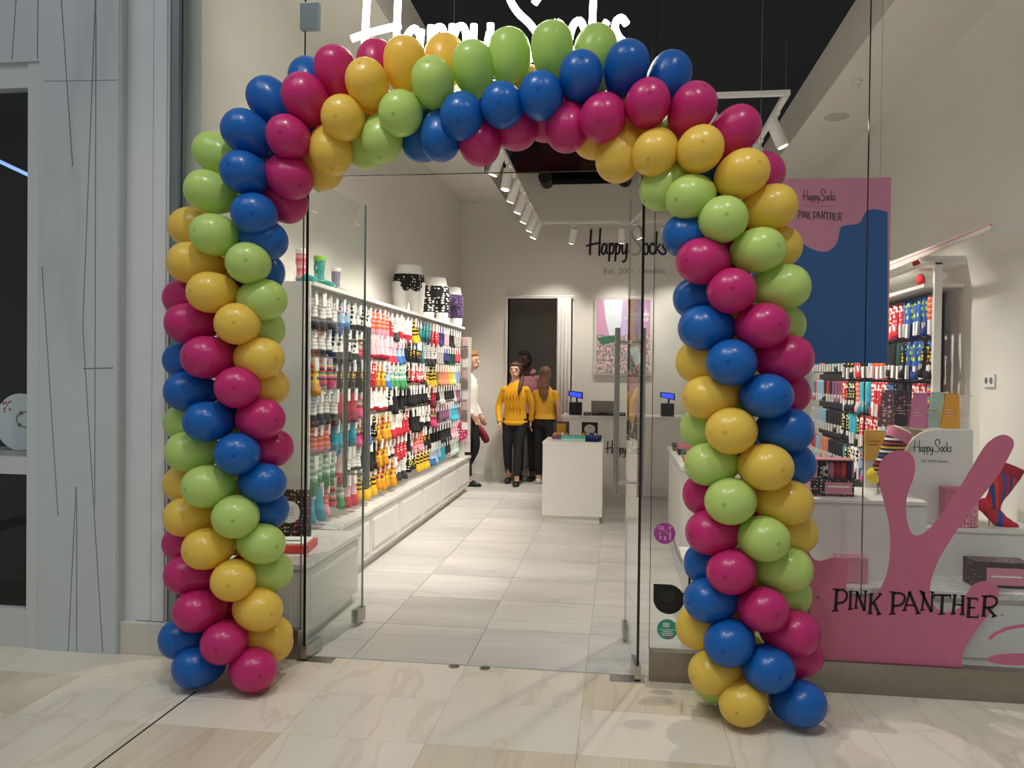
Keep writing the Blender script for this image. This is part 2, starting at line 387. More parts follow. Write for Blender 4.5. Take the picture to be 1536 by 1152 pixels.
# glowing tube modelled for the escalator's reflection in the neighbour's glass
solo('escalator_reflection', MB().tube([(-4.4, 4.9, 3.35-.35), (-3.1, 4.9, 2.42)], .012, 6), plain('blue reflection line', '8FB4F0', .4, emit=1.2), 'thin blue reflection line standing for an escalator mirrored in the dark neighbouring window', 'reflection line')
# pilaster
struct('trim_2', MB().box(-2.598, -2.36, 3.975, 4.06, .165, 5.2).box(-2.535, -2.445, 3.965, 3.98, .17, 5.2).box(-2.44, -2.37, 3.962, 3.98, .17, 5.2), M_pil)
struct('baseboard_front', MB().box(-2.598, -2.33, 3.93, 4.06, 0, .165, .004), M_plinth)
struct('trim_3', MB().box(-2.362, -2.315, 3.985, 4.06, 0, 5.2), M_alu)
struct('trim_4', MB().box(-2.7, 2.6, 4.0, 4.1, ZC, 5.2), M_ceil)

# shop front glass
def pane(name, x0, x1, z0, z1, edges='lr'):
    w = struct(name, MB().box(x0, x1, GY-.006, GY+.006, z0, z1), M_glass)
    if 'l' in edges: part('pane_edge', MB().box(x0-.0015, x0+.0015, GY-.0062, GY+.0062, z0, z1), M_edge, w)
    if 'r' in edges: part('pane_edge', MB().box(x1-.0015, x1+.0015, GY-.0062, GY+.0062, z0, z1), M_edge, w)
    return w
DT = 2.505
pane('window_1', -2.315, -1.637, .15, ZC, 'lr')
w2 = pane('window_2', -1.630, -.685, DT, ZC, 'r')
pane('window_6', -.681, .155, DT, ZC, 'r')
part('pane_edge', MB().box(-1.63, .155, GY-.0062, GY+.0062, DT-.001, DT+.002), M_edge, w2)
part('patch_clamp', MB().box(-1.66, -1.56, GY-.016, GY+.016, 3.26, 3.40, .003), M_alu, w2)
pane('window_3', .160, 1.148, .15, ZC, 'l')
pane('window_4', 1.152, 2.34, .15, ZC, 'l')
struct('trim_5', MB().box(-2.315, -1.637, GY-.03, GY+.03, 0, .15, .003), M_steel)
struct('trim_6', MB().box(.160, 2.6, GY-.03, GY+.03, 0, .148, .003), M_steel)

# glass door leaves, standing open
def leaf(name, hx, hy, fx, fy, side):
    a = Vector((hx, hy, 0)); b = Vector((fx, fy, 0)); d = (b-a).normalized(); n = Vector((-d.y, d.x, 0)); L = (b-a).length
    root = link(name, None, loc=a); root['kind'] = 'structure'
    def bar(p0, p1, nn, z0, z1):      # slab along the leaf
        q = [a+d*p0-n*nn, a+d*p1-n*nn, a+d*p1+n*nn, a+d*p0+n*nn]
        return MB().prism([v+Vector((0, 0, z0)) for v in q], (0, 0, z1-z0))
    part('pane', bar(.004, L-.004, .006, .012, 2.49), M_glassd, root)
    part('pane_edge', bar(0, .0045, .0065, .012, 2.49), M_edge, root)
    part('pane_edge', bar(L-.004, L, .006, .012, 2.49), plain('green glass edge', '5E7F78', .2), root)
    part('patch_fitting', bar(-.005, .16, .016, .008, .075), M_chrome, root)
    part('patch_fitting', bar(-.005, .10, .016, 2.44, 2.498), M_chrome, root)
    part('lock_fitting', bar(L-.10, L+.004, .02, .02, .10), M_chrome, root)
    h = part('handle', MB(), M_chrome, root) if False else None
    for sgn in (-1, 1):
        c = a+d*(L-.10)+n*(.072*sgn)
        hb = part('handle', MB().tube([c+Vector((0, 0, .82)), c+Vector((0, 0, 1.76))], .0155, 14), M_chrome, root, 'auto')
        for z in (.90, 1.68):
            part('standoff', MB().tube([c+Vector((0, 0, z)), a+d*(L-.10)+n*(.006*sgn)+Vector((0, 0, z))], .009, 10), M_chrome, hb, 'auto')
    return root
leaf('door_1', -1.605, 3.99, -1.512, 4.66, 1)
leaf('door_2', .105, 3.985, .048, 4.64, -1)
def plate(x0, x1, y0, y1, lab):
    o = solo('floor_pivot_plate', MB().box(x0, x1, y0, y1, 0, .004, .001), M_chrome, lab, 'plate')
plate(-1.64, -1.45, 3.97, 4.045, 'steel pivot plate in the floor below the glass door beside the marble bench')
plate(-.03, .14, 3.96, 4.05, 'steel pivot plate in the floor at the glass door beside the round stickers')
for x in (-.82, -.66):
    solo('floor_bolt_socket', MB().lathe([(.028, 0), (.028, .003), (.022, .006), (.012, .006), (.010, .003), (.0, .003)], (x, 4.03, 0), 20), M_steel,
         'round steel bolt socket set in the threshold between the doors', 'floor socket', 'bolt sockets in the threshold', 'auto')

# ------------------------------------------------------------------ balloon arch
def balloon_mat(name, c, cd, rough=.30):
    m, nt, b = new_mat(name)
    tc = nd(nt, 'ShaderNodeTexCoord'); mp = nd(nt, 'ShaderNodeVectorMath', operation='DISTANCE'); mp.inputs[1].default_value = (0, 0, .128)
    nt.links.new(tc.outputs['Object'], mp.inputs[0])                # thick latex nub at the crown
    r = nd(nt, 'ShaderNodeMapRange', interpolation_type='SMOOTHSTEP'); r.inputs['From Min'].default_value = .001; r.inputs['From Max'].default_value = .015
    nt.links.new(mp.outputs['Value'], r.inputs['Value'])
    mx = nd(nt, 'ShaderNodeMix', data_type='RGBA'); nt.links.new(r.outputs[0], mx.inputs[0])
    mx.inputs[6].default_value = (*srgb(cd), 1); mx.inputs[7].default_value = (*srgb(c), 1)
    nt.links.new(mx.outputs[2], b.inputs['Base Color'])
    b.inputs['Roughness'].default_value = rough; b.inputs['Specular IOR Level'].default_value = .5
    b.inputs['Coat Weight'].default_value = .12; b.inputs['Coat Roughness'].default_value = .08
    tl = nd(nt, 'ShaderNodeBsdfTranslucent'); nt.links.new(mx.outputs[2], tl.inputs[0])     # thin stretched rubber lets light through
    ms = nd(nt, 'ShaderNodeMixShader'); ms.inputs[0].default_value = .30
    nt.links.new(b.outputs[0], ms.inputs[1]); nt.links.new(tl.outputs[0], ms.inputs[2]); nt.links.new(ms.outputs[0], nt.nodes['Material Output'].inputs[0])
    return m
BM = {'b': balloon_mat('blue latex', '1A6CC0', '0F4F98'), 'm': balloon_mat('magenta latex', 'D4307A', 'A6235F'),
      'y': balloon_mat('yellow latex', 'F9D65C', 'E2B63E'), 'g': balloon_mat('lime green latex', 'CBE680', '9CC653')}
CN = {'b': 'blue', 'm': 'magenta', 'y': 'yellow', 'g': 'lime green'}
prof = smoothpts([(.011, -.142, 0), (.013, -.134, 0), (.030, -.124, 0), (.056, -.105, 0), (.079, -.075, 0), (.094, -.038, 0), (.100, 0, 0), (.0985, .040, 0),
                  (.088, .076, 0), (.070, .101, 0), (.047, .1175, 0), (.022, .1258, 0), (.0005, .128, 0)], 2)
bmesh_of = {}
for k in 'bmyg':
    me = MB().lathe([(p.x, p.y) for p in prof], n=26).mesh('balloon', True); me.materials.append(BM[k]); bmesh_of[k] = me
AXIS = [(340, 1030), (338, 900), (338, 760), (338, 620), (339, 480), (341, 400), (350, 335), (372, 280), (400, 232), (435, 192), (480, 166), (530, 155), (590, 147),
        (650, 148), (710, 142), (770, 136), (840, 133), (900, 143), (960, 165), (1020, 193), (1065, 232), (1092, 285), (1108, 345), (1115, 420), (1119, 520), (1121, 640),
        (1122, 760), (1123, 880), (1128, 960), (1140, 1045)]
YA, RO = 3.66, .125
AX = [at(x, y, YA) for x, y in AXIS]; AXs = smoothpts(AX, 8)
def frame_at(p):
    i = min(range(len(AXs)), key=lambda k: (AXs[k]-p).length_squared); t = (AXs[min(i+2, len(AXs)-1)]-AXs[max(i-2, 0)]).normalized()
    return i, AXs[i], t, t.cross(Vector((0, 1, 0))).normalized()*-1      # right-of-travel in the arch plane
STR = [  # colour, visible balloons of one spiral turn: (x, y, angle round the arch core)
 ('b', [(300, 1009, -35), (280, 957, -67)]),
 ('m', [(378, 1003, 40), (338, 962, 8), (301, 915, -33), (288, 861, -70), (281, 815, -112)]),
 ('y', [(400, 966, 140), (398, 954, 100), (385, 913, 55), (351, 869, 15), (314, 822, -25), (286, 775, -67), (284, 726, -112)]),
 ('g', [(398, 857, 105), (390, 815, 62), (354, 774, 20), (315, 729, -25), (290, 677, -67), (284, 634, -112)]),
 ('b', [(394, 765, 108), (392, 724, 62), (357, 680, 18), (315, 632, -25), (287, 587, -67), (282, 540, -112)]),
 ('m', [(401, 672, 108), (389, 628, 62), (357, 581, 18), (314, 536, -25), (289, 485, -67), (283, 447, -112)]),
 ('y', [(393, 580, 108), (387, 537, 62), (357, 486, 18), (321, 439, -25), (294, 395, -67), (292, 342, -112)]),
 ('g', [(386, 494, 108), (391, 450, 62), (373, 395, 20), (325, 353, -22), (317, 289, -60), (326, 231, -100)]),
 ('b', [(386, 408, 112), (393, 360, 65), (382, 322, 22), (369, 261, -12), (373, 202, -50), (407, 154, -90), (462, 120, -130)]),
 ('m', [(423, 301, 105), (432, 264, 55), (435, 207, 5), (460, 151, -30), (504, 110, -75), (564, 97, -115)]),
 ('y', [(477, 247, 110), (496, 223, 62), (516, 177, 15), (552, 128, -28), (607, 97, -70), (667, 92, -115)]),
 ('g', [(547, 212, 110), (573, 206, 62), (602, 170, 18), (650, 126, -28), (710, 103, -65), (764, 86, -85), (828, 75, -75), (892, 78, -110)]),
 ('b', [(632, 202, 105), (661, 202, 62), (694, 174, 25), (754, 158, 15), (812, 145, 5), (871, 117, -20), (938, 104, -55), (1002, 118, -95)]),
 ('m', [(720, 208, 70), (774, 182, 85), (818, 170, 110), (852, 188, 58), (905, 176, 25), (971, 157, -5), (1037, 166, -45), (1099, 199, -85), (1136, 262, -125)]),
 ('y', [(893, 198, 110), (931, 231, 72), (984, 227, 35), (1050, 225, 0), (1111, 262, -30), (1152, 312, -65), (1160, 371, -108)]),
 ('g', [(999, 279, 75), (1038, 295, 40), (1084, 330, 0), (1135, 376, -35), (1170, 431, -67), (1165, 488, -110)]),
 ('b', [(1037, 352, 72)]),
 ('m', [(1057, 392, 40), (1097, 437, 5), (1141, 489, -28), (1174, 537, -67), (1173, 590, -110)]),
 ('b', [(1052, 447, 105), (1062, 492, 60), (1098, 544, 15), (1147, 594, -28), (1176, 645, -65), (1179, 697, -108)]),
 ('y', [(1058, 543, 108), (1066, 596, 65), (1098, 646, 20), (1146, 700, -25), (1174, 753, -65), (1183, 800, -108)]),
 ('g', [(1062, 642, 108), (1069, 696, 65), (1097, 751, 20), (1143, 807, -22), (1173, 853, -65), (1174, 893, -108)]),
 ('m', [(1068, 742, 108), (1072, 798, 62), (1098, 856, 20), (1142, 912, -20), (1184, 948, -55), (1191, 985, -100)]),
 ('b', [(1068, 846, 108), (1069, 899, 60), (1095, 962, 20), (1150, 1001, -15), (1195, 1054, -42)]),
 ('y', [(1058, 941, 105), (1075, 1006, 60), (1116, 1055, 22)]),
 ('g', [(1082, 1022, 110)]),
]
random.seed(11)
placed = []
SEG = ['arch leg beside the white pilaster', 'arch span below the neon sign', 'arch leg beside the pink decal']
def seg_of(c):
    f = frame_at(c)[0]/len(AXs); return 0 if f < .27 else 2 if f > .72 else 1
def add_balloon(k, c, rad, tang, sc, band):
    z = rad.normalized(); x = (tang-z*tang.dot(z)).normalized(); y = z.cross(x)
    o = link('balloon', bmesh_of[k]); s = sc
    R = Matrix(((x.x, y.x, z.x), (x.y, y.y, z.y), (x.z, y.z, z.z))).to_4x4()
    o.matrix_world = Matrix.Translation(c) @ R @ Matrix.Diagonal((.955*s, 1.03*s, .985*s, 1))
    tag(o, band.replace('%', f'{CN[k]} balloon'), 'balloon', band.replace('%', f'{CN[k]} balloons'))
    placed.append((c, k)); return o
bands = [(k, seg_of(at(*pts[len(pts)//2][:2], YA))) for k, pts in STR]
def band_label(n):
    k, sg = bands[n]; same = [i for i, b in enumerate(bands) if b == (k, sg)]; r = same.index(n); m = len(same)
    if sg == 2: r = m-1-r                         # counted upwards from the floor
    w = '' if m == 1 else ('lower ', 'upper ')[r] if m == 2 else ('lowest ', 'middle ', 'top ')[min(r, 2)]
    cn = CN[k].split()[-1]
    if sg == 1 and m > 1: return f"% in the {cn} band nearer the {('pilaster', 'poster')[min(r, 1)]}, {SEG[1]}"
    return f'% in the {w}{cn} band of the {SEG[sg]}'
for n_, (k, pts) in enumerate(STR):
    for (px, py, a) in pts:
        c = at(px, py, YA-RO*cos(radians(a))); i, q, t, n = frame_at(c)
        rad = n*sin(radians(a))+Vector((0, -1, 0))*cos(radians(a))
        s = random.uniform(.985, 1.05)
        lo = .103*s-c.z if c.z < .16 else 0
        if c.z < .17: c.z = max(c.z, .108)
        add_balloon(k, c, rad, t, s, band_label(n_))
# balloons on the far side of the garland
acc = 0; last = AXs[0]; idx = 0; order = 'bmyg'
for i in range(1, len(AXs)):
    acc += (AXs[i]-last).length; last = AXs[i]
    if acc > .135:
        acc = 0; idx += 1; _, q, t, n = frame_at(AXs[i])
        for j, a in enumerate((155, -155) if idx % 2 else (180, )):
            rad = n*sin(radians(a))-Vector((0, 1, 0))*cos(radians(a)); c = q+rad*(RO+.005)
            if c.z < .11 or any((c-p).length < .135 for p, _ in placed): continue
            add_balloon(order[(idx//2+j*2) % 4], c, rad, t, .97, '% on the rear side of the '+SEG[seg_of(c)])

# ------------------------------------------------------------------ script lettering
def ell(cx, cy, rx, ry, a0=0, a1=360, n=12):
    return [(cx+rx*cos(radians(a0+(a1-a0)*i/n)), cy+ry*sin(radians(a0+(a1-a0)*i/n))) for i in range(n+1)]
SCRIPT = [  # letters of the shop's handwritten logo, unit = height of the capital
 [[(.18, .95), (.155, .5), (.14, .0)], [(.52, 1.0), (.50, .5), (.49, -.02)], [(.0, .34), (.22, .40), (.54, .46)]],
 [[(.75, .34), (.69, .42), (.61, .34), (.575, .17), (.61, .05), (.68, .06), (.74, .22), (.765, .40)], [(.765, .40), (.75, .16), (.80, .04)]],
 [[(.87, .44), (.865, .1), (.85, -.24)], [(.87, .26), (.92, .40), (.99, .41), (1.02, .28), (.99, .10), (.93, .04), (.875, .10)]],
 [[(1.10, .44), (1.095, .1), (1.08, -.24)], [(1.10, .26), (1.15, .40), (1.22, .41), (1.25, .28), (1.22, .10), (1.16, .04), (1.105, .10)]],
 [[(1.33, .43), (1.33, .18), (1.37, .05), (1.44, .10), (1.49, .30), (1.51, .43)], [(1.51, .43), (1.50, .10), (1.47, -.16), (1.40, -.25), (1.33, -.20)]],
 [[(1.965, .62), (2.03, .74), (2.02, .93), (1.90, 1.05), (1.76, 1.0), (1.69, .85), (1.70, .70), (1.79, .54), (1.93, .40), (2.01, .25), (1.96, .08), (1.82, .0), (1.66, .04), (1.57, .16)]],
 [ell(2.20, .215, .085, .20, 90, 450)],
 [[(2.49, .33), (2.44, .42), (2.37, .37), (2.335, .21), (2.37, .06), (2.44, .03), (2.51, .10)]],
 [[(2.58, .86), (2.57, .45), (2.55, .02)], [(2.72, .40), (2.64, .28), (2.58, .20)], [(2.60, .21), (2.68, .10), (2.75, .02)]],
 [[(2.92, .36), (2.86, .43), (2.80, .36), (2.83, .25), (2.91, .15), (2.89, .04), (2.81, .01), (2.75, .07)]],
]
def script_sign(f, w, nrm, mat, parent, depth, smooth=True, nside=6, name='letter', upto=10):
    for L in SCRIPT[:upto]:
        mb = MB()
        for st in L:
            P = smoothpts([(u, v, 0) for u, v in st], 4); mb.tube([f(p.x, p.y) for p in P], w, nside, nrm, depth)
        part(name, mb, mat, parent, smooth)
def flat_map(o, sx, sz, Y): return lambda u, v: Vector((o[0]+u*sx, Y, o[1]+v*sz))

# neon sign hanging just behind the glass
NY = 4.10; p0 = at(527, 106, NY); us = (at(664, 106, NY)-p0).x
neon = thing('neon_sign', 'glowing white neon script sign hung behind the glass above the balloon arch', 'neon sign', (p0.x, NY, p0.z))
script_sign(flat_map((p0.x, p0.z), us, us, NY), 0.0185, (0, 1, 0), M_neon, neon, .017, True, 10)
rp = at(925, 30, NY)
part('registered_mark', MB().tube([rp+Vector((.017*cos(a*pi/10), 0, .017*sin(a*pi/10))) for a in range(21)], .0022, 5, (0, 1, 0), .002), M_wink, neon)
text_mesh('R', .028, M_wink, neon, rp+Vector((-.0085, 0, -.0095)), (1, 0, 0), (0, 0, 1), name='registered_letter')
for px in (560, 790): 
    q = at(px, 0, NY); part('hanging_wire', MB().tube([(q.x, NY, p0.z+us*.95), (q.x, NY, ZC)], .0012, 5), M_chrome, neon)

# logo on the back wall, small line below
q0 = at(879, 383, YB); q1 = at(1000, 383, YB); u = (q1.x-q0.x)/2.95
logo = thing('wall_logo', 'black script logo lettering on the white back wall above the screen', 'lettering', (q0.x, YB-.006, q0.z))
script_sign(flat_map((q0.x, q0.z), u, u*1.0, YB-.006), .0155, (0, 1, 0), M_ink, logo, .004)
t0 = at(905, 411, YB); text_mesh('Est. 2008 Sweden', .118, M_grey_ink, logo, (t0.x, YB-.004, t0.z), (1, 0, 0), (0, 0, 1), name='small_lettering')

# ------------------------------------------------------------------ decal and stickers on the right glass
YD = GY-.0085
def dm(u, v): return at(u, v, YD)
dec = thing('window_decal', 'large pink paint-splash vinyl decal on the window with black serif lettering', 'decal', at(1330, 1000, YD))
out = [(1196, 992), (1196, 800), (1211, 808), (1212, 822), (1219, 837), (1232, 841), (1251, 836), (1267, 839), (1272, 850), (1270, 870), (1270, 884), (1277, 893), (1296, 896), (1316, 888), (1330, 861), (1335, 825), (1334, 791),
       (1328, 761), (1319, 726), (1318, 703), (1324.5, 687), (1340, 677), (1356, 675.5), (1367.5, 682), (1373, 697), (1370, 718), (1362, 740), (1359, 759), (1361, 783), (1368, 800), (1376, 803), (1386, 799), (1402, 784),
       (1427.5, 749), (1452.5, 709.6), (1475, 672), (1490, 657.5), (1504.6, 652), (1517, 656.5), (1521, 665), (1517, 678), (1498, 712), (1473, 745), (1448, 778), (1427.5, 807.5), (1411, 834.6), (1402.5, 853), (1397, 870), (1395, 886), (1399.5, 904),
       (1408.5, 915), (1424, 918), (1440, 911), (1449, 893), (1458, 879), (1471.5, 872), (1487, 873.5), (1497, 881), (1498.6, 893), (1492, 911), (1474, 933), (1456, 958), (1444.5, 980), (1443, 1001)]
P = smoothpts([(x, y, 0) for x, y in out[2:]], 3); P = [(p.x, p.y) for p in P]
P = [(1196, 986)]+[(1196, 800)]+P
part('splash_shape', bevel_prism([(x, y) for x, y in P], dm, (0, .001, 0)), M_pink, dec)
part('arc_shape', MB().tube([dm(*p) for p in [(1484, 958), (1494, 950), (1510, 943), (1530, 939), (1560, 937)]], .009, 6, (0, 1, 0), .0006), M_pink, dec)
part('oval_shape', bevel_prism(ell(1525, 989, 44, 9, n=24)[:-1], dm, (0, .001, 0)), M_pink, dec)
YT = GY-.0095
def zm(x, y): return at(1190+x/4.44, 780+y/4.44, YT)
PP = [  # serif letters: (points, stroke width)
 [([(290, 462), (281, 603)], 11), ([(290, 468), (330, 466), (356, 490), (352, 525), (330, 548), (290, 556)], 8), ([(256, 606), (302, 603)], 5), ([(260, 459), (300, 462)], 5)],
 [([(383, 477), (378, 594)], 9), ([(362, 595), (398, 593)], 4.5), ([(366, 476), (402, 474)], 4.5)],
 [([(425, 478), (416, 588)], 7), ([(423, 476), (474, 606)], 10), ([(481, 474), (474, 605)], 7), ([(404, 588), (430, 586)], 4.5), ([(408, 476), (430, 478)], 4.5), ([(466, 473), (494, 474)], 4.5)],
 [([(519, 492), (510, 622)], 10), ([(583, 492), (520, 562)], 7), ([(538, 550), (572, 628)], 10), ([(494, 624), (528, 622)], 4.5), ([(504, 491), (536, 492)], 4.5), ([(555, 634), (586, 622)], 5), ([(568, 490), (592, 492)], 4.5)],
 [([(666, 484), (660, 624)], 11), ([(666, 488), (715, 488), (742, 510), (736, 545), (712, 566), (664, 574)], 8), ([(636, 627), (682, 624)], 5), ([(640, 478), (680, 482)], 5)],
 [([(776, 478), (740, 600)], 7), ([(772, 476), (832, 622)], 10), ([(752, 566), (806, 570)], 6), ([(724, 602), (756, 600)], 4.5), ([(814, 626), (848, 620)], 4.5)],
 [([(872, 480), (857, 598)], 7), ([(852, 474), (918, 612)], 10), ([(926, 480), (921, 614)], 7), ([(842, 602), (872, 598)], 4.5), ([(840, 470), (866, 482)], 4.5), ([(908, 478), (942, 482)], 4.5)],
 [([(938, 500), (1048, 503)], 8), ([(995, 502), (986, 624)], 10), ([(940, 494), (936, 520)], 5), ([(1048, 496), (1044, 522)], 5), ([(964, 627), (1008, 625)], 4.5)],
 [([(1076, 500), (1064, 624)], 10), ([(1130, 506), (1126, 628)], 10), ([(1070, 562), (1128, 566)], 6), ([(1046, 626), (1082, 625)], 4.5), ([(1060, 498), (1092, 500)], 4.5), ([(1112, 504), (1146, 506)], 4.5), ([(1108, 630), (1142, 629)], 4.5)],
 [([(1172, 522), (1165, 644)], 11), ([(1154, 520), (1228, 524)], 6), ([(1168, 582), (1212, 585)], 6), ([(1154, 646), (1232, 647)], 6), ([(1226, 522), (1226, 540)], 4), ([(1232, 630), (1230, 648)], 4)],
 [([(1277, 508), (1266, 638)], 11), ([(1278, 510), (1325, 508), (1354, 530), (1350, 562), (1322, 580), (1272, 584)], 8), ([(1298, 586), (1342, 642)], 10), ([(1250, 641), (1286, 639)], 4.5), ([(1252, 505), (1286, 508)], 4.5), ([(1320, 648), (1356, 636)], 5)],
]
def serif_sign(f, k, mat, parent, nrm=(0, 1, 0)):
    for L in PP:
        mb = MB()
        for st, w in L:
            pts = [(x, y, 0) for x, y in st]
            if len(pts) > 2: pts = smoothpts(pts, 4)
            mb.tube([f(p[0], p[1]) for p in pts], w*k, 4, nrm, .0006)
        part('letter', mb, mat, parent)
kz = 1.35*(zm(100, 0)-zm(0, 0)).length/100
serif_sign(zm, kz, M_ink, dec)
text_mesh('TM', .009, M_ink, dec, at(1501, 924, YT), (1, 0, 0), (0, 0, 1), name='mark')
part('divider', MB().box(at(1228.4, 0, YT).x-.0015, at(1228.4, 0, YT).x+.0015, YT, YT+.0006, at(1228, 890, YT).z, at(1228, 864, YT).z).box(at(1228.4, 0, YT).x-.0015, at(1228.4, 0, YT).x+.0015, YT, YT+.0006, at(1228, 927, YT).z, at(1228, 901, YT).z), M_ink, dec)
text_mesh('x', .022, M_ink, dec, at(1225, 898, YT), (1, 0, 0), (0, 0, 1), name='cross_mark')
h0 = at(1024, 910, YT); hu = (at(1208, 910, YT).x-h0.x)/2.95
script_sign(lambda u_, v_: at(1024+u_*184/2.95, 910-v_*56, YT), .0062, (0, 1, 0), M_ink, dec, .0006)
st = thing('sticker', 'round purple sticker with white letters on the glass beside the door', 'sticker', at(997, 800, YD))
def disc(c, r, n=28): return bevel_prism(ell(0, 0, r, r, n=n)[:-1], lambda u_, v_: c+Vector((u_, 0, v_)), (0, .001, 0))
c = at(997, 800, YD); part('face', disc(c, .052), plain('purple vinyl', 'B0429C', .5), st)
for ch, dx, dz_ in (('C', -.034, .020), ('E', -.016, .017), ('P', .020, .018), ('I', .023, .001), ('E', .021, -.014), ('S', .021, -.033), ('Y', -.028, -.031), ('E', -.003, -.033)):
    text_mesh(ch, .024, M_wink, st, c+Vector((dx, -.0012, dz_)), (1, 0, 0), (0, 0, 1), .0004, name='letter')
part('line', MB().tube([c+Vector((-.022, -.001, .012)), c+Vector((-.022, -.001, -.012))], .001, 4).tube([c+Vector((0, -.001, .018)), c+Vector((.018, -.001, -.004))], .001, 4), M_wink, st)
c = at(1003, 899, YD); st = thing('sticker', 'black drop-shaped sticker on the glass between two round stickers', 'sticker', c)
dp = ell(0, 0, .074, .073, 90-0, -180, n=26); dp = [(-.074, .073)]+dp
part('face', bevel_prism(dp, lambda u_, v_: c+Vector((u_, 0, v_)), (0, .001, 0)), plain('black vinyl', '0A0A0B', .5), st)
part('emblem', bevel_prism([(x*(1+.12*math.sin(7*i)), y*(1+.12*math.sin(5*i))) for i, (x, y) in enumerate(ell(-.005, .012, .034, .03, n=22)[:-1])], lambda u_, v_: c+Vector((u_, -.0012, v_)), (0, .0004, 0)), plain('charcoal print', '232322', .6), st)
part('print_line', MB().box(c.x-.05, c.x+.05, c.y-.0013, c.y-.0009, c.z-.032, c.z-.029).box(c.x-.04, c.x+.04, c.y-.0013, c.y-.0009, c.z-.044, c.z-.041), plain('charcoal print', '232322'), st)
c = at(1001, 944, YD); st = thing('sticker', 'small round teal sticker with white lines of print on the glass above the steel base', 'sticker', c)
part('face', disc(c, .05), plain('teal vinyl', '2E9C84', .5), st)
part('picture', MB().prism([c+Vector((x, -.0012, z)) for x, z in ((-.024, .012), (.008, .008), (.012, .032), (-.02, .034))], (0, .0004, 0)), plain('pale print', 'B9CFC4', .6), st)
for i, w in enumerate((.036, .022, .032, .024)):
    part('print_line', MB().box(c.x-w, c.x+w, c.y-.0013, c.y-.0009, c.z-.004-.009*i, c.z-.0005-.009*i), M_wink, st)
part('red_mark', MB().box(c.x+.0, c.x+.028, c.y-.0013, c.y-.0009, c.z-.043, c.z-.036), plain('red print', 'C05060', .6), st)

# ------------------------------------------------------------------ track lights
ZT, TX0, TX1, TY0, TY1 = 3.46, -1.06, 1.13, 5.86, 10.55
tr = thing('lighting_track', 'white rectangular lighting track hung on wires below the black ceiling', 'lighting track', (TX0, TY0, ZT))
for b in ((TX0-.02, TX0+.02, 4.7, TY1), (TX1-.02, TX1+.02, TY0, TY1), (TX0, TX1+.02, TY0-.02, TY0+.02), (TX0-.02, TX1+.02, TY1-.02, TY1+.02)):
    part('rail', MB().box(b[0], b[1], b[2], b[3], ZT, ZT+.035, .003), M_lampw, tr)
for x, y in ((TX0, 5.0), (TX0, 8), (TX1, TY0+.05), (TX1, 8.5), (.1, TY1), (.2, TY0)):
    part('wire', MB().tube([(x, y, ZT+.03), (x, y, ZB)], .0012, 5), M_chrome, tr)
part('feed_box', MB().box(.02, .22, TY1-.03, TY1+.03, ZT-.03, ZT+.01, .003), M_lampw, tr)
def spotlight(x, y, tgt, on, lab, grp, energy=42, angle=75):
    d = (Vector(tgt)-Vector((x, y, ZT-.13))).normalized(); c = Vector((x, y, ZT-.13))
    t = thing('track_spotlight', lab, 'spotlight', (x, y, ZT), grp)
    part('adapter', MB().box(x-.018, x+.018, y-.06, y+.06, ZT-.022, ZT, .003), M_lampw, t)
    part('stem', MB().tube([(x, y, ZT-.02), (x, y, ZT-.10)], .012, 10), M_lampw, t, 'auto')
    part('housing', MB().tube([c-d*.07, c-d*.068, c+d*.125, c+d*.13], [.040, .045, .045, .042], 18), M_lampw, t, 'auto')
    part('lens', MB().tube([c+d*.128, c+d*.1325], .036, 18), M_lens if on else plain('dark lens', '3A3A38', .2), t, 'auto')
    if on:
        p = c+d*.16; spot_light('spot_beam', p-Vector((x, y, ZT)), Vector(tgt)-Vector((x, y, ZT)), energy, WARM, angle, .75, .035, t)
for i, y in enumerate((5.15, 5.75, 6.35, 6.9, 7.45, 8.0, 8.55, 9.1, 9.65, 10.15)):
    if i == 4: tg = (-1.5, y-.5, 0)
    else: tg = (-2.05, y+.1+.15*(i % 3), .75+.25*(i % 2))
    spotlight(TX0, y, tg, True, 'lit white track spotlight aimed at the wall of hanging socks', 'spotlights over the sock wall', 112)
for x, tx, on in ((-.62, -1.0, False), (.0, .0, False), (.55, .75, False)):
    spotlight(x, TY1, (tx, TY1+.45, 1.9), True, 'white track spotlight aimed at the back wall logo', 'spotlights facing the back wall', 58, 80)
for i, y in enumerate((6.25, 6.95, 7.7, 8.5, 9.3)):
    spotlight(TX1, y, (2.2, y-.05, .9), True, 'lit white track spotlight aimed at the dark sock rack', 'spotlights over the dark rack', 108)
for x, tg in ((.62, (1.35, 4.55, .7)), (-.05, (-.1, 6.6, 0))):
    spotlight(x, TY0, tg, True, 'lit white track spotlight on the cross rail behind the arch', 'spotlights on the cross rail', 150, 85)
# ceiling fittings
sp = atz(1255, 175, ZC); solo('ceiling_speaker', MB().lathe([(.10, -.012), (.11, -.006), (.11, 0), (.0, 0)], (sp.x, sp.y, ZC), 28), plain('pale grey plastic', 'B9B6AF', .7), 'round flat speaker grille in the white ceiling strip', 'speaker', None, 'auto')
sp = atz(1283, 122, ZC); dt = thing('motion_sensor', 'small white domed motion sensor on the white ceiling strip', 'sensor', (sp.x, sp.y, ZC))
part('base', MB().lathe([(.055, 0), (.055, -.02), (.05, -.025), (0, -.025)], (sp.x, sp.y, ZC), 20), M_lampw, dt, 'auto')
part('dome', MB().ball((sp.x, sp.y, ZC-.025), (.04, .04, .05)), plain('milky plastic', 'D8D5CE', .4), dt, True)
dk = thing('air_duct', 'black ventilation duct with round ends under the black ceiling', 'duct', (.0, 11.0, 4.1))
da, db = at(812, 268, 11.0), at(944, 268, 11.0)
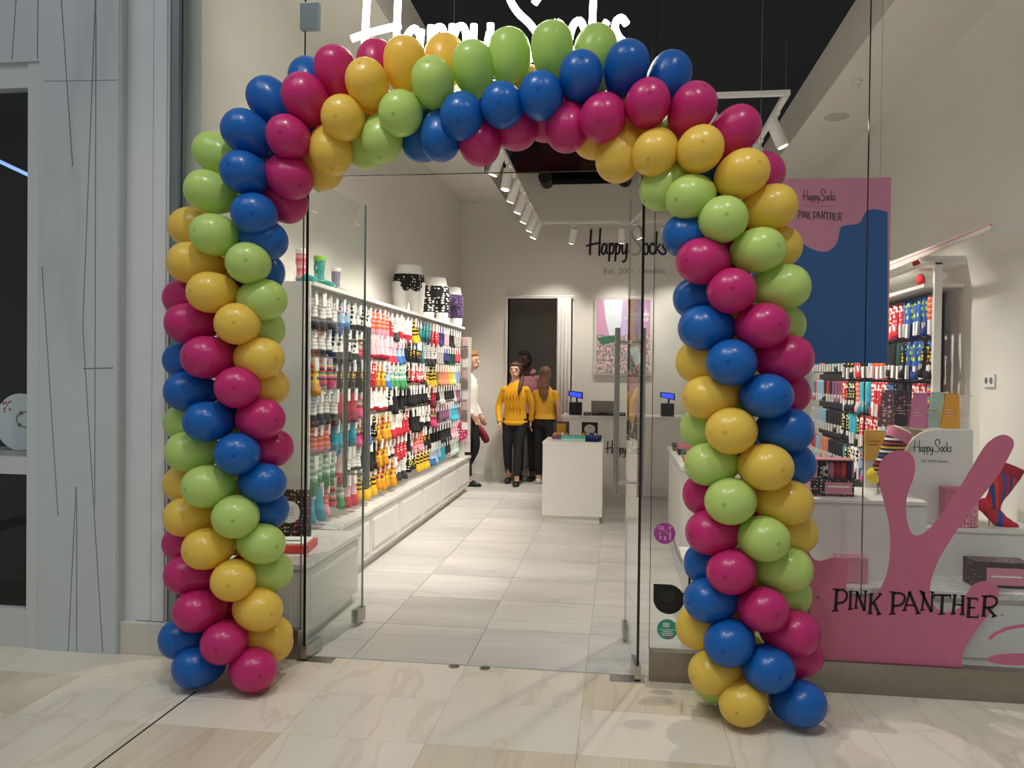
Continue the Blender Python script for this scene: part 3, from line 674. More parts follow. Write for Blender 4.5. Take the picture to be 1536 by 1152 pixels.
part('duct_body', MB().box(da.x, db.x, 10.9, 11.2, da.z-.04, ZB, .01), M_black, dk)
for x in (da.x+.06, db.x-.06): part('duct_collar', MB().tube([(x, 10.88, da.z), (x, 11.22, da.z)], .09, 18), plain('matt black metal', '101112', .6), dk, 'auto')

# ------------------------------------------------------------------ cabinets along the left wall
def panel_door(parent, x, y0, y1, z0, z1, s=1):
    """shaker door on a face of constant x, facing +x (s=1) or -x"""
    d = .018*s
    dr = part('door', MB().box(min(x, x+d), max(x, x+d), y0, y1, z0, z1, .002), M_white, parent)
    b = .045; x2 = x+d; e = .006*s
    part('door_panel', MB().prism([(x2, y0+b, z0+b), (x2, y1-b, z0+b), (x2, y1-b, z1-b), (x2, y0+b, z1-b)], (e, 0, 0)).box(min(x2+e, x2+1.6*e), max(x2+e, x2+1.6*e), y0+b+.014, y1-b-.014, z0+b+.014, z1-b-.014), M_white, dr)
    return dr
y = 5.16; n = 6; w = (10.10-5.16)/n
for i in range(n):
    nm = ['first', 'second', 'third', 'fourth', 'fifth', 'sixth'][i]
    t = thing('base_cabinet', f'white panelled base cabinet under the sock wall, {nm} from the marble bench', 'cabinet', (-2.05, y+w/2, 0), 'base cabinets under the sock wall')
    part('body', MB().box(-2.25+.002, -1.90, y+.001, y+w-.001, .07, .42), M_white, t)
    part('toe_kick', MB().box(-2.24, -1.93, y+.001, y+w-.001, 0, .07), M_white, t)
    panel_door(t, -1.90, y+.008, y+w-.008, .08, .41)
    y += w
solo('worktop', MB().box(-2.248, -1.865, 5.15, 10.12, .42, .45, .004), M_top, 'long white marble worktop on the base cabinets below the hanging socks', 'worktop')
t = thing('display_bench', 'white panelled bench with marble top in the window beside the open glass door', 'bench', (-1.97, 4.62, 0))
part('body', MB().box(-2.245, -1.70, 4.20, 5.10, .05, .42), M_white, t)
part('toe_kick', MB().box(-2.24, -1.72, 4.22, 5.09, 0, .05), M_white, t)
part('marble_top', MB().box(-2.248, -1.67, 4.17, 5.12, .42, .45, .004), M_top, t)
panel_door(t, -1.70, 4.21, 5.09, .06, .41)
fr = part('front_panel', MB().box(-2.24, -1.69, 4.185, 4.20, .06, .41, .002), M_white, t)
part('front_inset', MB().box(-2.17, -1.76, 4.180, 4.186, .12, .35, .002), M_white, fr)

# ------------------------------------------------------------------ sock racks
SOCK = {}
def S(key, desc, *a, **k): SOCK[key] = (desc, sock_mat('knit '+desc, *a, **k))
S(0, 'orange and pink', 'E87A3A', 'E49AAE', 'stripe', ('E8A0B0', 'D9542F')); S(1, 'black dotted', '17161A', '17161A', 'dot', ('E9E6E0', 'D8C93A'), period=.03)
S(2, 'pale pink', 'E6B6BE', 'C4304A'); S(3, 'white and red', 'ECE8E2', 'C52A3C'); S(4, 'green and white', 'DDE5DC', '3E8E57', 'stripe', ('7DB89A',), period=.05)
S(5, 'navy and blue', '20264F', 'C23A4C', 'stripe', ('2B44A8', '20264F'), period=.12); S(6, 'teal', '2F8E94', '1F5D66', 'dot', ('74C3C2',), period=.03)
S(7, 'yellow and black', '1B1A1C', 'E8B92A', 'stripe', ('E8C133',), period=.045); S(8, 'crimson', 'B92542', '7D1830'); S(9, 'light blue spotted', '9CC3DE', '3B6FB5', 'dot', ('F0F0F0', 'D0414A'), period=.035)
S(10, 'grey and white', 'C9C6C3', '3B3A3D', 'stripe', ('F1EEEA',), period=.03); S(11, 'red with white specks', 'C7283A', 'C7283A', 'dot', ('F2EDE6',), period=.035)
S(12, 'yellow', 'EBC23A', 'D59420', 'dot', ('2A3F86', 'C9394A'), period=.05); S(13, 'dark green', '20443A', '173029'); S(14, 'black with coloured specks', '141417', '141417', 'dot', ('D8492F', '3D7FC9', 'E4C43A'), period=.03)
S(15, 'white and black', 'EFECE7', '1A1A1D', 'dot', ('242428',), period=.04); S(16, 'blue', '2A5AA8', '1F3F86', 'dot', ('BFD94A',), period=.045); S(17, 'multicoloured striped', '3A3553', 'D64E86', 'stripe', ('D64E86', 'E0B43A', '3BA3B4', 'D8472F'), period=.08)
S(18, 'turquoise', '3FB3C9', '2A8CA8'); S(19, 'black', '18171A', '18171A')
def sock_mesh(name, kind):
    mb = MB(); W_, D_ = .036, .044
    if kind == 0: rows = [(0, .8, .8, 0, 0), (-.02, 1, 1, 0, 0), (-.12, .98, .95, 0, 0), (-.19, 1.1, 1.0, .004, 0), (-.225, 1.35, 1.05, .018, 0), (-.255, 1.3, .9, .030, 0), (-.272, .9, .6, .036, 0)]
    elif kind == 1: rows = [(0, .85, .8, 0, 0), (-.015, 1, 1, 0, 0), (-.2, .95, 1, 0, 0), (-.265, 1, .95, 0, 0), (-.285, .8, .6, 0, 0)]
    else: rows = [(0, .9, .7, 0, 0), (-.03, 1.15, 1, 0, 0), (-.10, 1.2, 1.05, 0, 0), (-.16, 1.3, 1.1, .01, 0), (-.19, 1.35, .95, .02, 0), (-.208, .9, .6, .024, 0)]
    vs = []; n = 8
    for z, a, b, ox, oy in rows:
        for k in range(n):
            an = 2*pi*k/n+pi/8; cx, cy = cos(an), sin(an); e = .6
            vs.append((ox+D_*b*math.copysign(abs(cx)**e, cx), oy+ox*-.6+W_*a*math.copysign(abs(cy)**e, cy), z))
    m = len(rows); fs = [(i*n+k, i*n+(k+1) % n, (i+1)*n+(k+1) % n, (i+1)*n+k) for i in range(m-1) for k in range(n)]+[tuple(range(n)), tuple((m-1)*n+k for k in range(n-1, -1, -1))]
    mb.add(vs, fs); return mb.mesh(name, True)
SM = [sock_mesh('sock', k) for k in range(3)]
for me in SM: me.materials.append(SOCK[0][1])
card_l = MB().box(-.020, .049, -.024, .024, -.082, .022).mesh('header_card'); card_l.materials.append(M_tag)
card_r = MB().box(.036, .056, -.040, -.008, -.275, -.175).mesh('header_card'); card_r.materials.append(M_tag)
ROWN = ['top', 'second', 'third', 'fourth', 'fifth', 'sixth', 'lowest']
def hang_sock(k, kind, loc, row, rack, s, sx=1, card=card_l):
    o = link('sock', SM[kind], None, None, loc); o.scale = (sx*s, s, s*1.07)
    o.material_slots[0].link = 'OBJECT'; o.material_slots[0].material = SOCK[k][1]
    sh = ['long', 'straight', 'short'][kind]
    tag(o, f'{sh} {SOCK[k][0]} sock hung on the {ROWN[row]} rail of the {rack}', 'sock', f'{SOCK[k][0]} {sh} socks, {ROWN[row]} rail, {rack}')
    o.rotation_euler = (random.uniform(-.07, .07), random.uniform(-.05, .05), random.uniform(-.35, .35)); link('header_card', card, None, o)
    return o
# white rack on the left wall
RX = -1.93
rk = thing('sock_rack', 'long white wall rack with seven rails of hanging socks and a top shelf', 'rack', (-2.1, 7.5, .45))
part('top_shelf', MB().box(-2.248, RX, 4.92, 9.95, 2.045, 2.07, .003), M_white, rk)
part('back_panel', MB().box(-2.248, -2.225, 4.92, 9.95, .452, 2.045), plain('grey rack panel', 'A9A6A0', .6), rk)
part('end_panel', MB().box(-2.248, -1.95, 4.90, 4.92, .452, 2.07), M_white, rk)
for yy in (5.9, 7.0, 8.1, 9.2, 9.93): part('upright', MB().box(-2.225, -2.20, yy-.015, yy+.015, .452, 2.045), M_white, rk)
RZ = [2.0, 1.785, 1.57, 1.355, 1.14, .925, .73]
for z in RZ:
    part('rail', MB().box(-2.10, -2.085, 5.0, 9.92, z+.018, z+.033), M_white, rk)
    part('rail_front', MB().tube([(RX-.035, 5.0, z+.025), (RX-.035, 9.92, z+.025)], .004, 6), M_chrome, rk)
random.seed(21)
PAL = [[2, 9, 15, 0, 11, 10, 3, 19, 6, 10, 5, 5], [10, 7, 9, 2, 2, 3, 19, 14, 6, 10, 15, 5, 13], [12, 4, 17, 9, 2, 12, 14, 4, 1, 11, 10, 13, 19], [10, 8, 17, 3, 15, 14, 19, 10, 15, 8, 11, 10],
       [9, 18, 17, 12, 7, 12, 3, 17, 3, 15, 6, 14, 1], [4, 2, 10, 0, 12, 12, 6, 17, 3, 10, 14, 11], [18, 0, 10, 4, 2, 7, 12, 5, 1, 7, 15, 10]]
stuff_l = {}
ind = 0; items = []
for r, z in enumerate(RZ):
    y = 5.05; gi = 0; left = 0
    while y < 9.88:
        if left == 0:
            k = PAL[r][gi % len(PAL[r])]; kind = random.choice((0, 0, 1, 2) if r not in (0,) else (0, 1, 1)); left = random.randint(1, 4); gi += 1; k = k if random.random() < .62 else random.choice((1, 14, 15, 17, 10, 19, 0, 9, 11, 7))
        items.append((y, r, z, k, kind)); y += random.uniform(.118, .142)*(1.05 if kind == 2 else 1); left -= 1
items.sort()
NL = 190
def stuff_obj(name, lst, label, X, sx):
    groups = {}
    mb = MB(); mats = []; fm = []
    for (y, r, z, k, kind) in lst:
        me = SM[kind]; o = len(mb.v); s = .78
        mb.v += [(X+sx*s*v.co.x, y+s*v.co.y, z+s*v.co.z) for v in me.vertices]; mb.f += [tuple(i+o for i in p.vertices) for p in me.polygons]; fm += [k]*len(me.polygons)
        me = card_l if sx > 0 else card_r; o = len(mb.v)
        mb.v += [(X+sx*s*v.co.x, y+s*v.co.y, z+s*v.co.z) for v in me.vertices]; mb.f += [tuple(i+o for i in p.vertices) for p in me.polygons]; fm += [99]*len(me.polygons)
    me = bpy.data.meshes.new(name); me.from_pydata(mb.v, [], mb.f)
    ks = sorted(set(fm)); cols = {0: 'D98A6A', 1: '2A292D', 2: 'E0B0B8', 3: 'DDC8C4', 4: 'AFCDB9', 5: '2B3470', 6: '3A8F95', 7: '8A7A2A', 8: 'B92542', 9: '9CBBD4', 10: 'C9C6C3', 11: 'C8404E', 12: 'D9B440', 13: '20443A', 14: '2C2828', 15: 'B9B7B4', 16: '2A5AA8', 17: '8A5A78', 18: '3FB3C9', 19: '18171A'}
    for k in ks: me.materials.append(M_tag if k == 99 else plain(f'knit far {k}', cols[k], .9, noise=.35, scale=60))
    for p, k in zip(me.polygons, fm): p.material_index = ks.index(k)
    o = link(name, me); o['kind'] = 'stuff'; tag(o, label, 'socks'); return o
for (y, r, z, k, kind) in items[:NL]:
    hang_sock(k, kind, (-1.995+random.uniform(-.01, .01), y, z), r, 'white rack', .78*random.uniform(.93, 1.04))
stuff_obj('socks', items[NL:], 'far end of the sock rows on the white rack near the back wall', -1.995, 1)
# packaged goods on the far end panel
ep = thing('accessory_panel', 'wire panel of small packaged goods at the end of the white sock rack', 'panel', (-2.0, 10.05, .5))
part('grid', MB().box(-2.24, -1.86, 10.02, 10.03, .5, 1.95), plain('clear acrylic', 'D9D5D0', .3), ep)
random.seed(3)
me_p = [MB().box(-.035, .035, -.018, 0, -.06, .04).mesh('package') for _ in range(3)]
for me, cc in zip(me_p, ('D8B9B6', 'EFEDE8', '8E7C7A')): me.materials.append(plain('package '+cc, cc, .5))
for i in range(4):
    for j in range(10):
        link('package', me_p[(i*3+j*2) % 3], None, ep, (-2.19+.085*i+2.0, -.031, 1.40-.135*j))
# cardboard pack standing on the worktop
t = thing('product_pack', 'pink and white spotted underwear pack standing at the end of the worktop', 'package', (-2.0, 9.85, .45))
part('stand', MB().prism([(-2.05, 9.83, .452), (-1.90, 9.83, .452), (-1.93, 9.83, .72), (-1.98, 9.83, .72)], (0, .05, 0)), M_white, t)
part('pack', MB().prism([(-2.0, 9.76, .62), (-1.86, 9.76, .70), (-1.85, 9.76, .90), (-2.02, 9.76, .88)], (0, .05, 0)), dots('pink spotted card', 'C93A68', ('F0E8EA',), 28, .3), t)
part('card', MB().box(-1.92, -1.845, 9.75, 9.765, .80, .89), M_tag, t)

# dark rack on the right wall
QX = 2.10
rq = thing('dark_sock_rack', 'dark slatted wall rack with five rails of socks behind the window display', 'rack', (2.2, 7.4, 0))
part('back_panel', MB().box(2.30, XR-.002, 6.28, 9.6, .35, 2.12), plain('anthracite panel', '2B2C2E', .6), rq)
for z in (2.10, 1.79, 1.48, 1.18, .88): part('slat_rail', MB().box(2.26, 2.30, 6.20, 9.6, z-.01, z+.05), plain('dark rail', '3C3D40', .5), rq)
part('end_post', MB().box(2.14, 2.19, 5.90, 5.94, .0, 2.30, .003), M_white, rq)
part('top_shelf', MB().box(2.10, XR-.002, 5.90, 9.6, 2.28, 2.31, .003), M_white, rq)
part('middle_shelf', MB().box(2.08, XR-.002, 5.93, 9.6, 2.13, 2.155, .003), M_white, rq)
part('base', MB().box(2.05, XR-.002, 5.93, 9.6, 0, .35, .003), M_white, rq)
hs = part('header_board', MB().prism([(2.05, 4.86, 2.335), (2.05, 9.0, 2.315), (2.05, 9.0, 2.43), (2.05, 4.86, 2.37)], (.012, 0, 0)), stripes('header print', ('E9DDDD', 'D98FA2', 'F1EFEC', 'E6C9A8', 'CFE3DF'), .05, 'Z', .5), rq)
part('header_bracket', MB().box(2.05, 2.35, 4.90, 4.92, 2.33, 2.345).box(2.05, 2.35, 5.92, 5.94, 2.31, 2.345), M_white, rq)
for i, (yy, zz) in enumerate(((6.10, 2.157), (6.2, 2.311))):
    solo('folded_sock', MB().tube(smoothpts([(2.12, yy, zz+.012), (2.13, yy+.03, zz+.04), (2.15, yy+.10, zz+.07), (2.17, yy+.16, zz+.05)], 3), [.012]+[.028]*8+[.015], 8, None, .03), plain('red knit', 'D0283C', .85),
         ['red sock lying on the middle shelf of the dark rack', 'red sock lying on the top shelf of the dark rack'][i], 'sock', None, True)
PALR = [[0, 16, 16, 6, 17, 1, 14], [14, 16, 16, 13, 19, 0, 3, 19, 11], [17, 6, 11, 14, 9, 11, 18, 12, 10, 0], [1, 18, 19, 1, 15, 1, 9, 1, 11], [10, 9, 15, 19, 18, 1, 14]]
random.seed(8); items = []
for r, z in enumerate((2.08, 1.77, 1.46, 1.16, .86)):
    y = 5.99; gi = 0; left = 0
    while y < 9.5:
        if left == 0: k = PALR[r][gi % len(PALR[r])]; left = random.randint(1, 3); gi += 1; k = k if random.random() < .6 else random.choice((1, 14, 15, 17, 11, 19, 0, 9, 16))
        items.append((y, r, z, k, random.choice((0, 1, 1)))); y += random.uniform(.10, .115); left -= 1
items.sort(); NR = 105
for (y, r, z, k, kind) in items[:NR]:
    hang_sock(k, kind, (2.18, y, z), r, 'dark rack', .95*random.uniform(.95, 1.04), -1, card_r).location.x += random.uniform(-.01, .01)
stuff_obj('socks', items[NR:], 'far end of the sock rows on the dark slatted rack', 2.18, -1)

# ------------------------------------------------------------------ feet and hips displayed on the shelf
def remesh(o, vox, smooth_it=4):
    md = o.modifiers.new('r', 'REMESH'); md.mode = 'VOXEL'; md.voxel_size = vox; md.use_smooth_shade = True
    if smooth_it:
        ms = o.modifiers.new('s', 'SMOOTH'); ms.iterations = smooth_it; ms.factor = .5
    dg = bpy.context.evaluated_depsgraph_get(); me = bpy.data.meshes.new_from_object(o.evaluated_get(dg))
    mats = [m for m in o.data.materials]; o.modifiers.clear(); o.data = me
    if not me.materials:
        for m in mats: me.materials.append(m)
    for p in me.polygons: p.use_smooth = True
    return o
def foot_form(label, loc, s, leg_m, heel_m, cuff_m, rz, toe_m=None, lean=0):
    t = thing('sock_form', label, 'sock', loc); t.rotation_euler = (0, 0, rz); t.scale = (s, s, s)
    # foot points along +x
    ft = smoothpts([(-.045, 0, .06), (-.01, 0, .055), (.04, 0, .050), (.09, 0, .040), (.13, 0, .034), (.15, 0, .032)], 3)
    m = len(ft); o = part('foot', MB().tube(ft, [(.054-.022*i/m, .044-.006*i/m) if i < m-1 else (.016, .018) for i in range(m)], 14, (0, 1, 0)), toe_m or leg_m, t, True, local=True)
    part('heel', MB().ball((-.045, 0, .055), (.047, .042, .056)), heel_m, t, True, local=True)
    part('leg', MB().tube(smoothpts([(-.02, 0, .05), (-.030, 0, .12), (-.035+lean*.3, 0, .20), (-.030+lean, 0, .29)], 3), [.050]*3+[.047]*3+[.054]*3+[.058], 16), leg_m, t, True, local=True)
    part('cuff', MB().tube([(-.030+lean, 0, .285), (-.028+lean*1.1, 0, .325), (-.028+lean*1.1, 0, .33)], [.060, .062, .056], 16), cuff_m, t, 'auto', local=True)
    return t
teal = SOCK[6][1]
foot_form('teal spotted sock on a foot form with red heel on the white rack shelf', (-2.08, 5.44, 2.07), .72, dots('teal bird knit', '2C8E86', ('E9E4DC', '1F5F6A'), 36, .32), plain('coral red knit', 'D4475C', .9), plain('lime knit', '8FC04A', .9), radians(-25))
foot_form('grey and violet sock on a foot form on the white rack shelf', (-2.10, 5.82, 2.07), .62, plain('violet grey knit', '7F7B94', .9, noise=.1), plain('pale grey knit', 'B9B3AE', .9), plain('white knit', 'E4E1DC', .9), radians(-25), plain('pale grey knit', 'B9B3AE'))
foot_form('pink sock with teal foot on a foot form on the white rack shelf', (-2.08, 5.12, 2.07), .72, stripes('pink band knit', ('E08A98', 'D8606F', 'E8A7B0'), .09), plain('teal knit', '2F9A94', .9), plain('cream knit', 'ECE6DC', .9), radians(-25), plain('teal knit', '2F9A94'))
def hip_form(label, loc, s, under, long_leg, one=False):
    t = thing('torso_form', label, 'mannequin', loc); t.scale = (s, s, s); t.rotation_euler = (0, 0, radians(30))
    mb = MB().tube([(0, 0, .30), (0, 0, .36), (0, .0, .45), (0, 0, .52), (0, 0, .53)], [(.165, .125), (.17, .13), (.145, .105), (.135, .10), (.12, .09)], 20, (0, 1, 0))
    for sg in (-1, 1):
        mb.tube([(sg*.085, 0, .0), (sg*.087, 0, .01), (sg*.09, 0, .18), (sg*.085, 0, .33)], [(.062, .07), (.068, .075), (.085, .095), (.095, .11)], 16, (0, 1, 0))
    b = part('hips', mb, plain('white mannequin', 'F0EEEA', .35), t, True, local=True); remesh(b, .014, 3)
    ub = MB().tube([(0, 0, .27), (0, 0, .34), (0, 0, .42)], [(.150, .132), (.178, .138), (.166, .125)], 20, (0, 1, 0))
    for sg in (-1, 1):
        if long_leg: ub.tube([(sg*.09, 0, .10), (sg*.09, 0, .2), (sg*.085, 0, .33)], [(.088, .092), (.093, .102), (.098, .116)], 16, (0, 1, 0))
        else: ub.tube([(sg*.06, 0, .235), (sg*.07, 0, .30)], [(.04, .118), (.09, .128)], 14, (0, 1, 0))
    u_ = part('briefs', ub, under, t, True, local=True); remesh(u_, .014, 2)
    return t
hip_form('white hip mannequin in black dotted briefs standing on the sock rack', (-2.07, 7.75, 2.072), .92, dots('black dotted jersey', '141214', ('E9E5E0',), 34, .28), False)
hip_form('white hip mannequin in black boxers with white figures on the sock rack', (-2.06, 8.85, 2.072), .93, dots('black figure jersey', '151417', ('EDEAE6', 'D9D6D2'), 17, .36, stretch=(1, 1, 2)), True)
hip_form('white hip mannequin in purple speckled boxers on the sock rack', (-2.06, 9.70, 2.072), .90, dots('purple speckled jersey', '3F2A52', ('B39AC4', '7A5F94'), 60, .3), True)

# ------------------------------------------------------------------ poster hanging in the window
PY = 4.5
a = at(1128, 269, PY); b = at(1332, 545, PY); pz1 = at(1332, 266, PY).z
po = thing('poster', 'pink and blue printed poster hanging in the shop window', 'poster', ((a.x+b.x)/2, PY, b.z))
part('sheet', MB().box(a.x, b.x, PY, PY+.006, b.z, pz1), M_pinkp, po)
bl = smoothpts([(1128, 345, 0), (1160, 348, 0), (1192, 357, 0), (1215, 372, 0), (1237, 378, 0), (1254, 367, 0), (1260, 344, 0), (1266, 338.5, 0), (1288, 335, 0), (1296, 322, 0), (1304, 314.5, 0), (1318, 314.5, 0), (1331.5, 318, 0)], 3)
part('blue_field', bevel_prism([(p.x, p.y) for p in bl]+[(1331.6, 544.6), (1128.2, 544.6)], lambda u_, v_: at(u_, v_, PY-.001), (0, .0008, 0)), M_bluep, po)
script_sign(lambda u_, v_: at(1203+u_*50/2.95, 300.5-v_*16.5, PY-.002), .0017, (0, 1, 0), M_ink, po, .0005)
serif_sign(lambda x, y: at(1196+(x-255)*.0608, 315.5+(y-459)*.079, PY-.002), .0022/9*1.0, M_ink, po)
part('rule_line', MB().tube([at(1205, 309, PY-.002), at(1256, 309, PY-.002)], .0006, 4), plain('dark pink print', 'A65F76'), po)
for px in (1140, 1320):
    q = at(px, 266, PY+.003); part('hanging_wire', MB().tube([q, (q.x, q.y, ZC)], .001, 5), M_chrome, po)

# ------------------------------------------------------------------ window display, right
pf = thing('display_platform', 'low white window platform with marble top behind the decal', 'platform', (1.35, 4.9, 0))
part('body', MB().box(.41, XR-.004, 4.47, 5.28, 0, .36), M_white, pf)
part('marble_top', MB().box(.39, XR-.004, 4.44, 5.30, .36, .395, .004), M_top, pf)
for x0, x1 in ((.45, 1.05), (1.07, 1.67), (1.69, 2.30)):
    part('front_panel', MB().box(x0, x1, 4.458, 4.47, .05, .33, .003), M_white, pf)
pl = thing('plinth_block', 'white display plinth block carrying the open sock gift box', 'plinth', (1.35, 4.85, .395))
part('body', MB().box(1.05, 1.655, 4.62, 5.15, .395, .81, .003), M_white, pl)
part('lid', MB().box(1.045, 1.66, 4.61, 5.16, .81, .83, .003), M_white, pl)
hb = thing('shelf_block', 'white display block under the red and blue sock form', 'plinth', (2.0, 4.95, .395))
part('body', MB().box(1.70, XR-.006, 4.80, 5.25, .395, .64, .003), M_white, hb)
part('lid', MB().box(1.69, XR-.005, 4.79, 5.26, .64, .66, .003), M_white, hb)
def arch_panel(xr, Y, pL, pT, zb, th=.02):
    """white panel with a quarter-round upper corner; pL left edge x, pT top z"""
    r = .16; pts = [(xr, zb), (xr, pT), (pL+r, pT)]+[(pL+r-r*sin(radians(t_)), pT-r+r*cos(radians(t_))) for t_ in range(15, 91, 15)]+[(pL, zb)]
    return bevel_prism(pts, lambda u_, v_: Vector((u_, Y, v_)), (0, th, 0))
SY = 4.95
s0, s1, s2 = at(1358, 700, SY), at(1460, 646, SY), at(1460, 800, SY)
bn = thing('display_bin', 'white display bin with rounded side panels and black script logo', 'display bin', ((s0.x+s1.x)/2, SY, .66))
part('front_panel', arch_panel(s1.x, SY, s0.x, s1.z, .662), M_white, bn)
part('back_panel', arch_panel(s1.x, SY+.30, s0.x-.02, s1.z+.02, .662), M_white, bn)
part('side_panel', MB().box(s1.x-.02, s1.x, SY+.02, SY+.30, .662, s1.z), M_white, bn)
part('shelf', MB().box(s0.x+.03, s1.x-.02, SY+.02, SY+.30, .86, .875), M_white, bn)
part('top_shelf', MB().box(s0.x+.12, s1.x, SY+.02, SY+.32, s1.z-.012, s1.z+.004), M_white, bn)
ld = part('slide_panel', MB().prism([(s0.x+.01, SY+.02, .88), (s0.x+.02, SY+.02, .88), (s1.x-.06, SY+.02, s1.z-.03), (s1.x-.08, SY+.02, s1.z-.03)], (0, .28, 0)), plain('yellow print card', 'E8BE55', .6), bn)
script_sign(lambda u_, v_: at(1369+u_*59/2.95, 678-v_*18, SY-.002), .0021, (0, 1, 0), M_ink, bn, .0008)
t0 = at(1382, 693, SY); text_mesh('Est. 2008 Sweden', .021, M_grey_ink, bn, (t0.x, SY-.0015, t0.z), (1, 0, 0), (0, 0, 1), .0006, name='small_lettering')
# paper gift bags standing on the bin
def gift_bag(px, w, h, mat, label, Yb, tilt=0, zb=None, dark=None):
    q = at(px, 600, Yb); zb = s1.z+.006 if zb is None else zb
    t = thing('gift_bag', label, 'bag', (q.x, Yb+.03, zb), 'gift bags on the display bin')
    x0, x1 = q.x-w/2, q.x+w/2; A, B, Cc = x0+.24*w, x0+.82*w, x0+.64*w
    part('front', MB().prism([(x0, Yb, zb), (Cc, Yb, zb), (B, Yb+.02, zb+h), (A, Yb+.02, zb+h)], (0, .002, 0)), mat, t)
    part('back', MB().prism([(x0+.01, Yb+.06, zb), (x1, Yb+.06, zb), (B, Yb+.03, zb+h), (A, Yb+.03, zb+h)], (0, .002, 0)), mat, t)
    part('gusset', MB().prism([(Cc, Yb, zb), (x1, Yb+.06, zb), (B, Yb+.026, zb+h)], (.0015, 0, 0)), dark or mat, t)
    part('fold_flap', MB().box(A-.004, x1+.004, Yb+.018, Yb+.034, zb+h, zb+h+.005), mat, t)
    for i in range(3): part('print_line', MB().box(x0+.20*w, x0+.55*w-.006*i, Yb+.003, Yb+.0095, zb+h*.36+.016*i, zb+h*.36+.004+.016*i), plain('print '+mat.name, 'E9D9CF' if i != 1 else 'C98A4A'), t)
    return t
gift_bag(1382, .125, .20, plain('pink paper bag', 'D67FA8', .6), 'pink paper gift bag standing on the display bin', SY+.08)
gift_bag(1408, .115, .205, plain('mint paper bag', 'A9DCD3', .6), 'mint green paper gift bag standing on the display bin', SY+.16)
gift_bag(1430, .125, .20, plain('orange paper bag', 'E3A02F', .6), 'orange paper gift bag standing on the display bin', SY+.08)
gift_bag(1449, .08, .19, plain('white paper bag', 'E8E2DA', .6), 'white paper gift bag at the end of the display bin', SY+.14)
gift_bag(1356, .125, .21, dots('charcoal bag print', '4A4652', ('D79A9A', 'C9A27A'), 42, .26), 'charcoal paper gift bag with small printed motifs on the display bin', SY+.20)
gift_bag(1333, .11, .215, dots('mauve bag print', '7C5C66', ('E6C79A', 'E9D9D9'), 34, .30), 'mauve paper gift bag with printed motifs and white label on the display bin', SY+.12)
# sock form leaning in the bin
black_st = stripes('black white and colour stripe knit', ('17161A', 'EDE9E2', '17161A', 'E0B43A', '17161A', 'B52A3E', '17161A', 'EDE9E2', '17161A', '2F49A8'), .12)
Tp = at(1350, 650, SY-.05); Bt = at(1317, 712, SY-.05)
lf = thing('sock_form', 'tall striped sock on a foot form with pink cuff leaning in the display bin', 'sock', Bt)
d = (Tp-Bt).normalized()
part('leg', MB().tube([Bt-d*.0, Bt+d*.08, Bt+d*.17, Tp-d*.035], [.050, .046, .058, .062], 18), black_st, lf, True)
part('cuff', MB().tube([Tp-d*.04, Tp+d*.02, Tp+d*.022], [.063, .066, .06], 18), plain('pink knit', 'D9859A', .9), lf, 'auto')
part('heel', MB().ball(Bt+Vector((-.012, -.0, -.004)), (.052, .046, .05)), plain('yellow knit', 'E8D033', .9), lf, True)
part('foot', MB().tube(smoothpts([Bt+Vector((.005, 0, -.01)), Bt+Vector((.055, 0, -.045)), Bt+Vector((.11, 0, -.085)), Bt+Vector((.15, 0, -.10))], 3), [.045, .044, .042, .040, .038, .036, .034, .030, .026, .014], 14), black_st, lf, True)
part('form_top', MB().tube([Tp+d*.02, Tp+d*.03], [.058, .05], 18), plain('white mannequin', 'F0EEEA', .35), lf, 'auto')
part('support', MB().tube([(Bt.x+.0, Bt.y, Bt.z-.02), (Bt.x+.0, Bt.y, .83)], .006, 8), M_chrome, lf)
# folded packs in the bin
for i, (px, py, cc, lb) in enumerate(((1312, 668, 'E9C15A', 'yellow printed sock pack propped against the back panel of the bin'), (1330, 690, 'EBD9A6', 'cream printed sock pack propped behind the striped sock form'))):
    q = at(px, py, SY+.10+.05*i)
    pk = thing('sock_pack', lb, 'package', (q.x, q.y, q.z-.08))
    part('box', MB().box(q.x-.055, q.x+.06, q.y, q.y+.04, q.z-.09, q.z+.09, .004), plain('pack '+cc, cc, .6), pk)
    part('print_line', MB().box(q.x-.03, q.x+.035, q.y-.001, q.y+.001, q.z+.02, q.z+.028).box(q.x-.03, q.x+.02, q.y-.001, q.y+.001, q.z+.0, q.z+.008), plain('ochre print', 'B5722A', .6), pk)
    part('stand', MB().box(q.x-.05, q.x+.05, q.y+.01, q.y+.03, .84, q.z-.09), M_white, pk)
# open gift box with socks on the plinth
g0, g1 = at(1216, 745, 4.72), at(1281, 745, 4.72); gz = .832; gh = at(1216, 690, 4.72).z
gb = thing('gift_box', 'open pink and black gift box with rolled socks on the white plinth', 'box', ((g0.x+g1.x)/2, 4.78, gz))
spk = dots('black speckled card', '2A2326', ('C9909C', 'E9D5D8'), 60, .28); pkc = plain('pink card', 'D98A9E', .6)
mid = gz+(gh-gz)*.50
part('lower_front', MB().box(g0.x, g1.x, 4.72, 4.73, gz, mid), spk, gb)
part('label_panel', MB().box(g0.x+.075, g1.x-.012, 4.717, 4.721, gz+.012, mid-.022), pkc, gb)
part('label_text', MB().box(g0.x+.09, g1.x-.03, 4.7155, 4.718, gz+.05, gz+.058), M_wink, gb)
part('side', MB().box(g0.x, g0.x+.006, 4.73, 4.86, gz, gh), pkc, gb); part('side', MB().box(g1.x-.006, g1.x, 4.73, 4.86, gz, gh), pkc, gb)
part('back', MB().box(g0.x, g1.x, 4.855, 4.861, gz, gh), plain('black card', '1C181A', .6), gb)
part('top', MB().box(g0.x, g1.x, 4.72, 4.861, gh, gh+.006), pkc, gb)
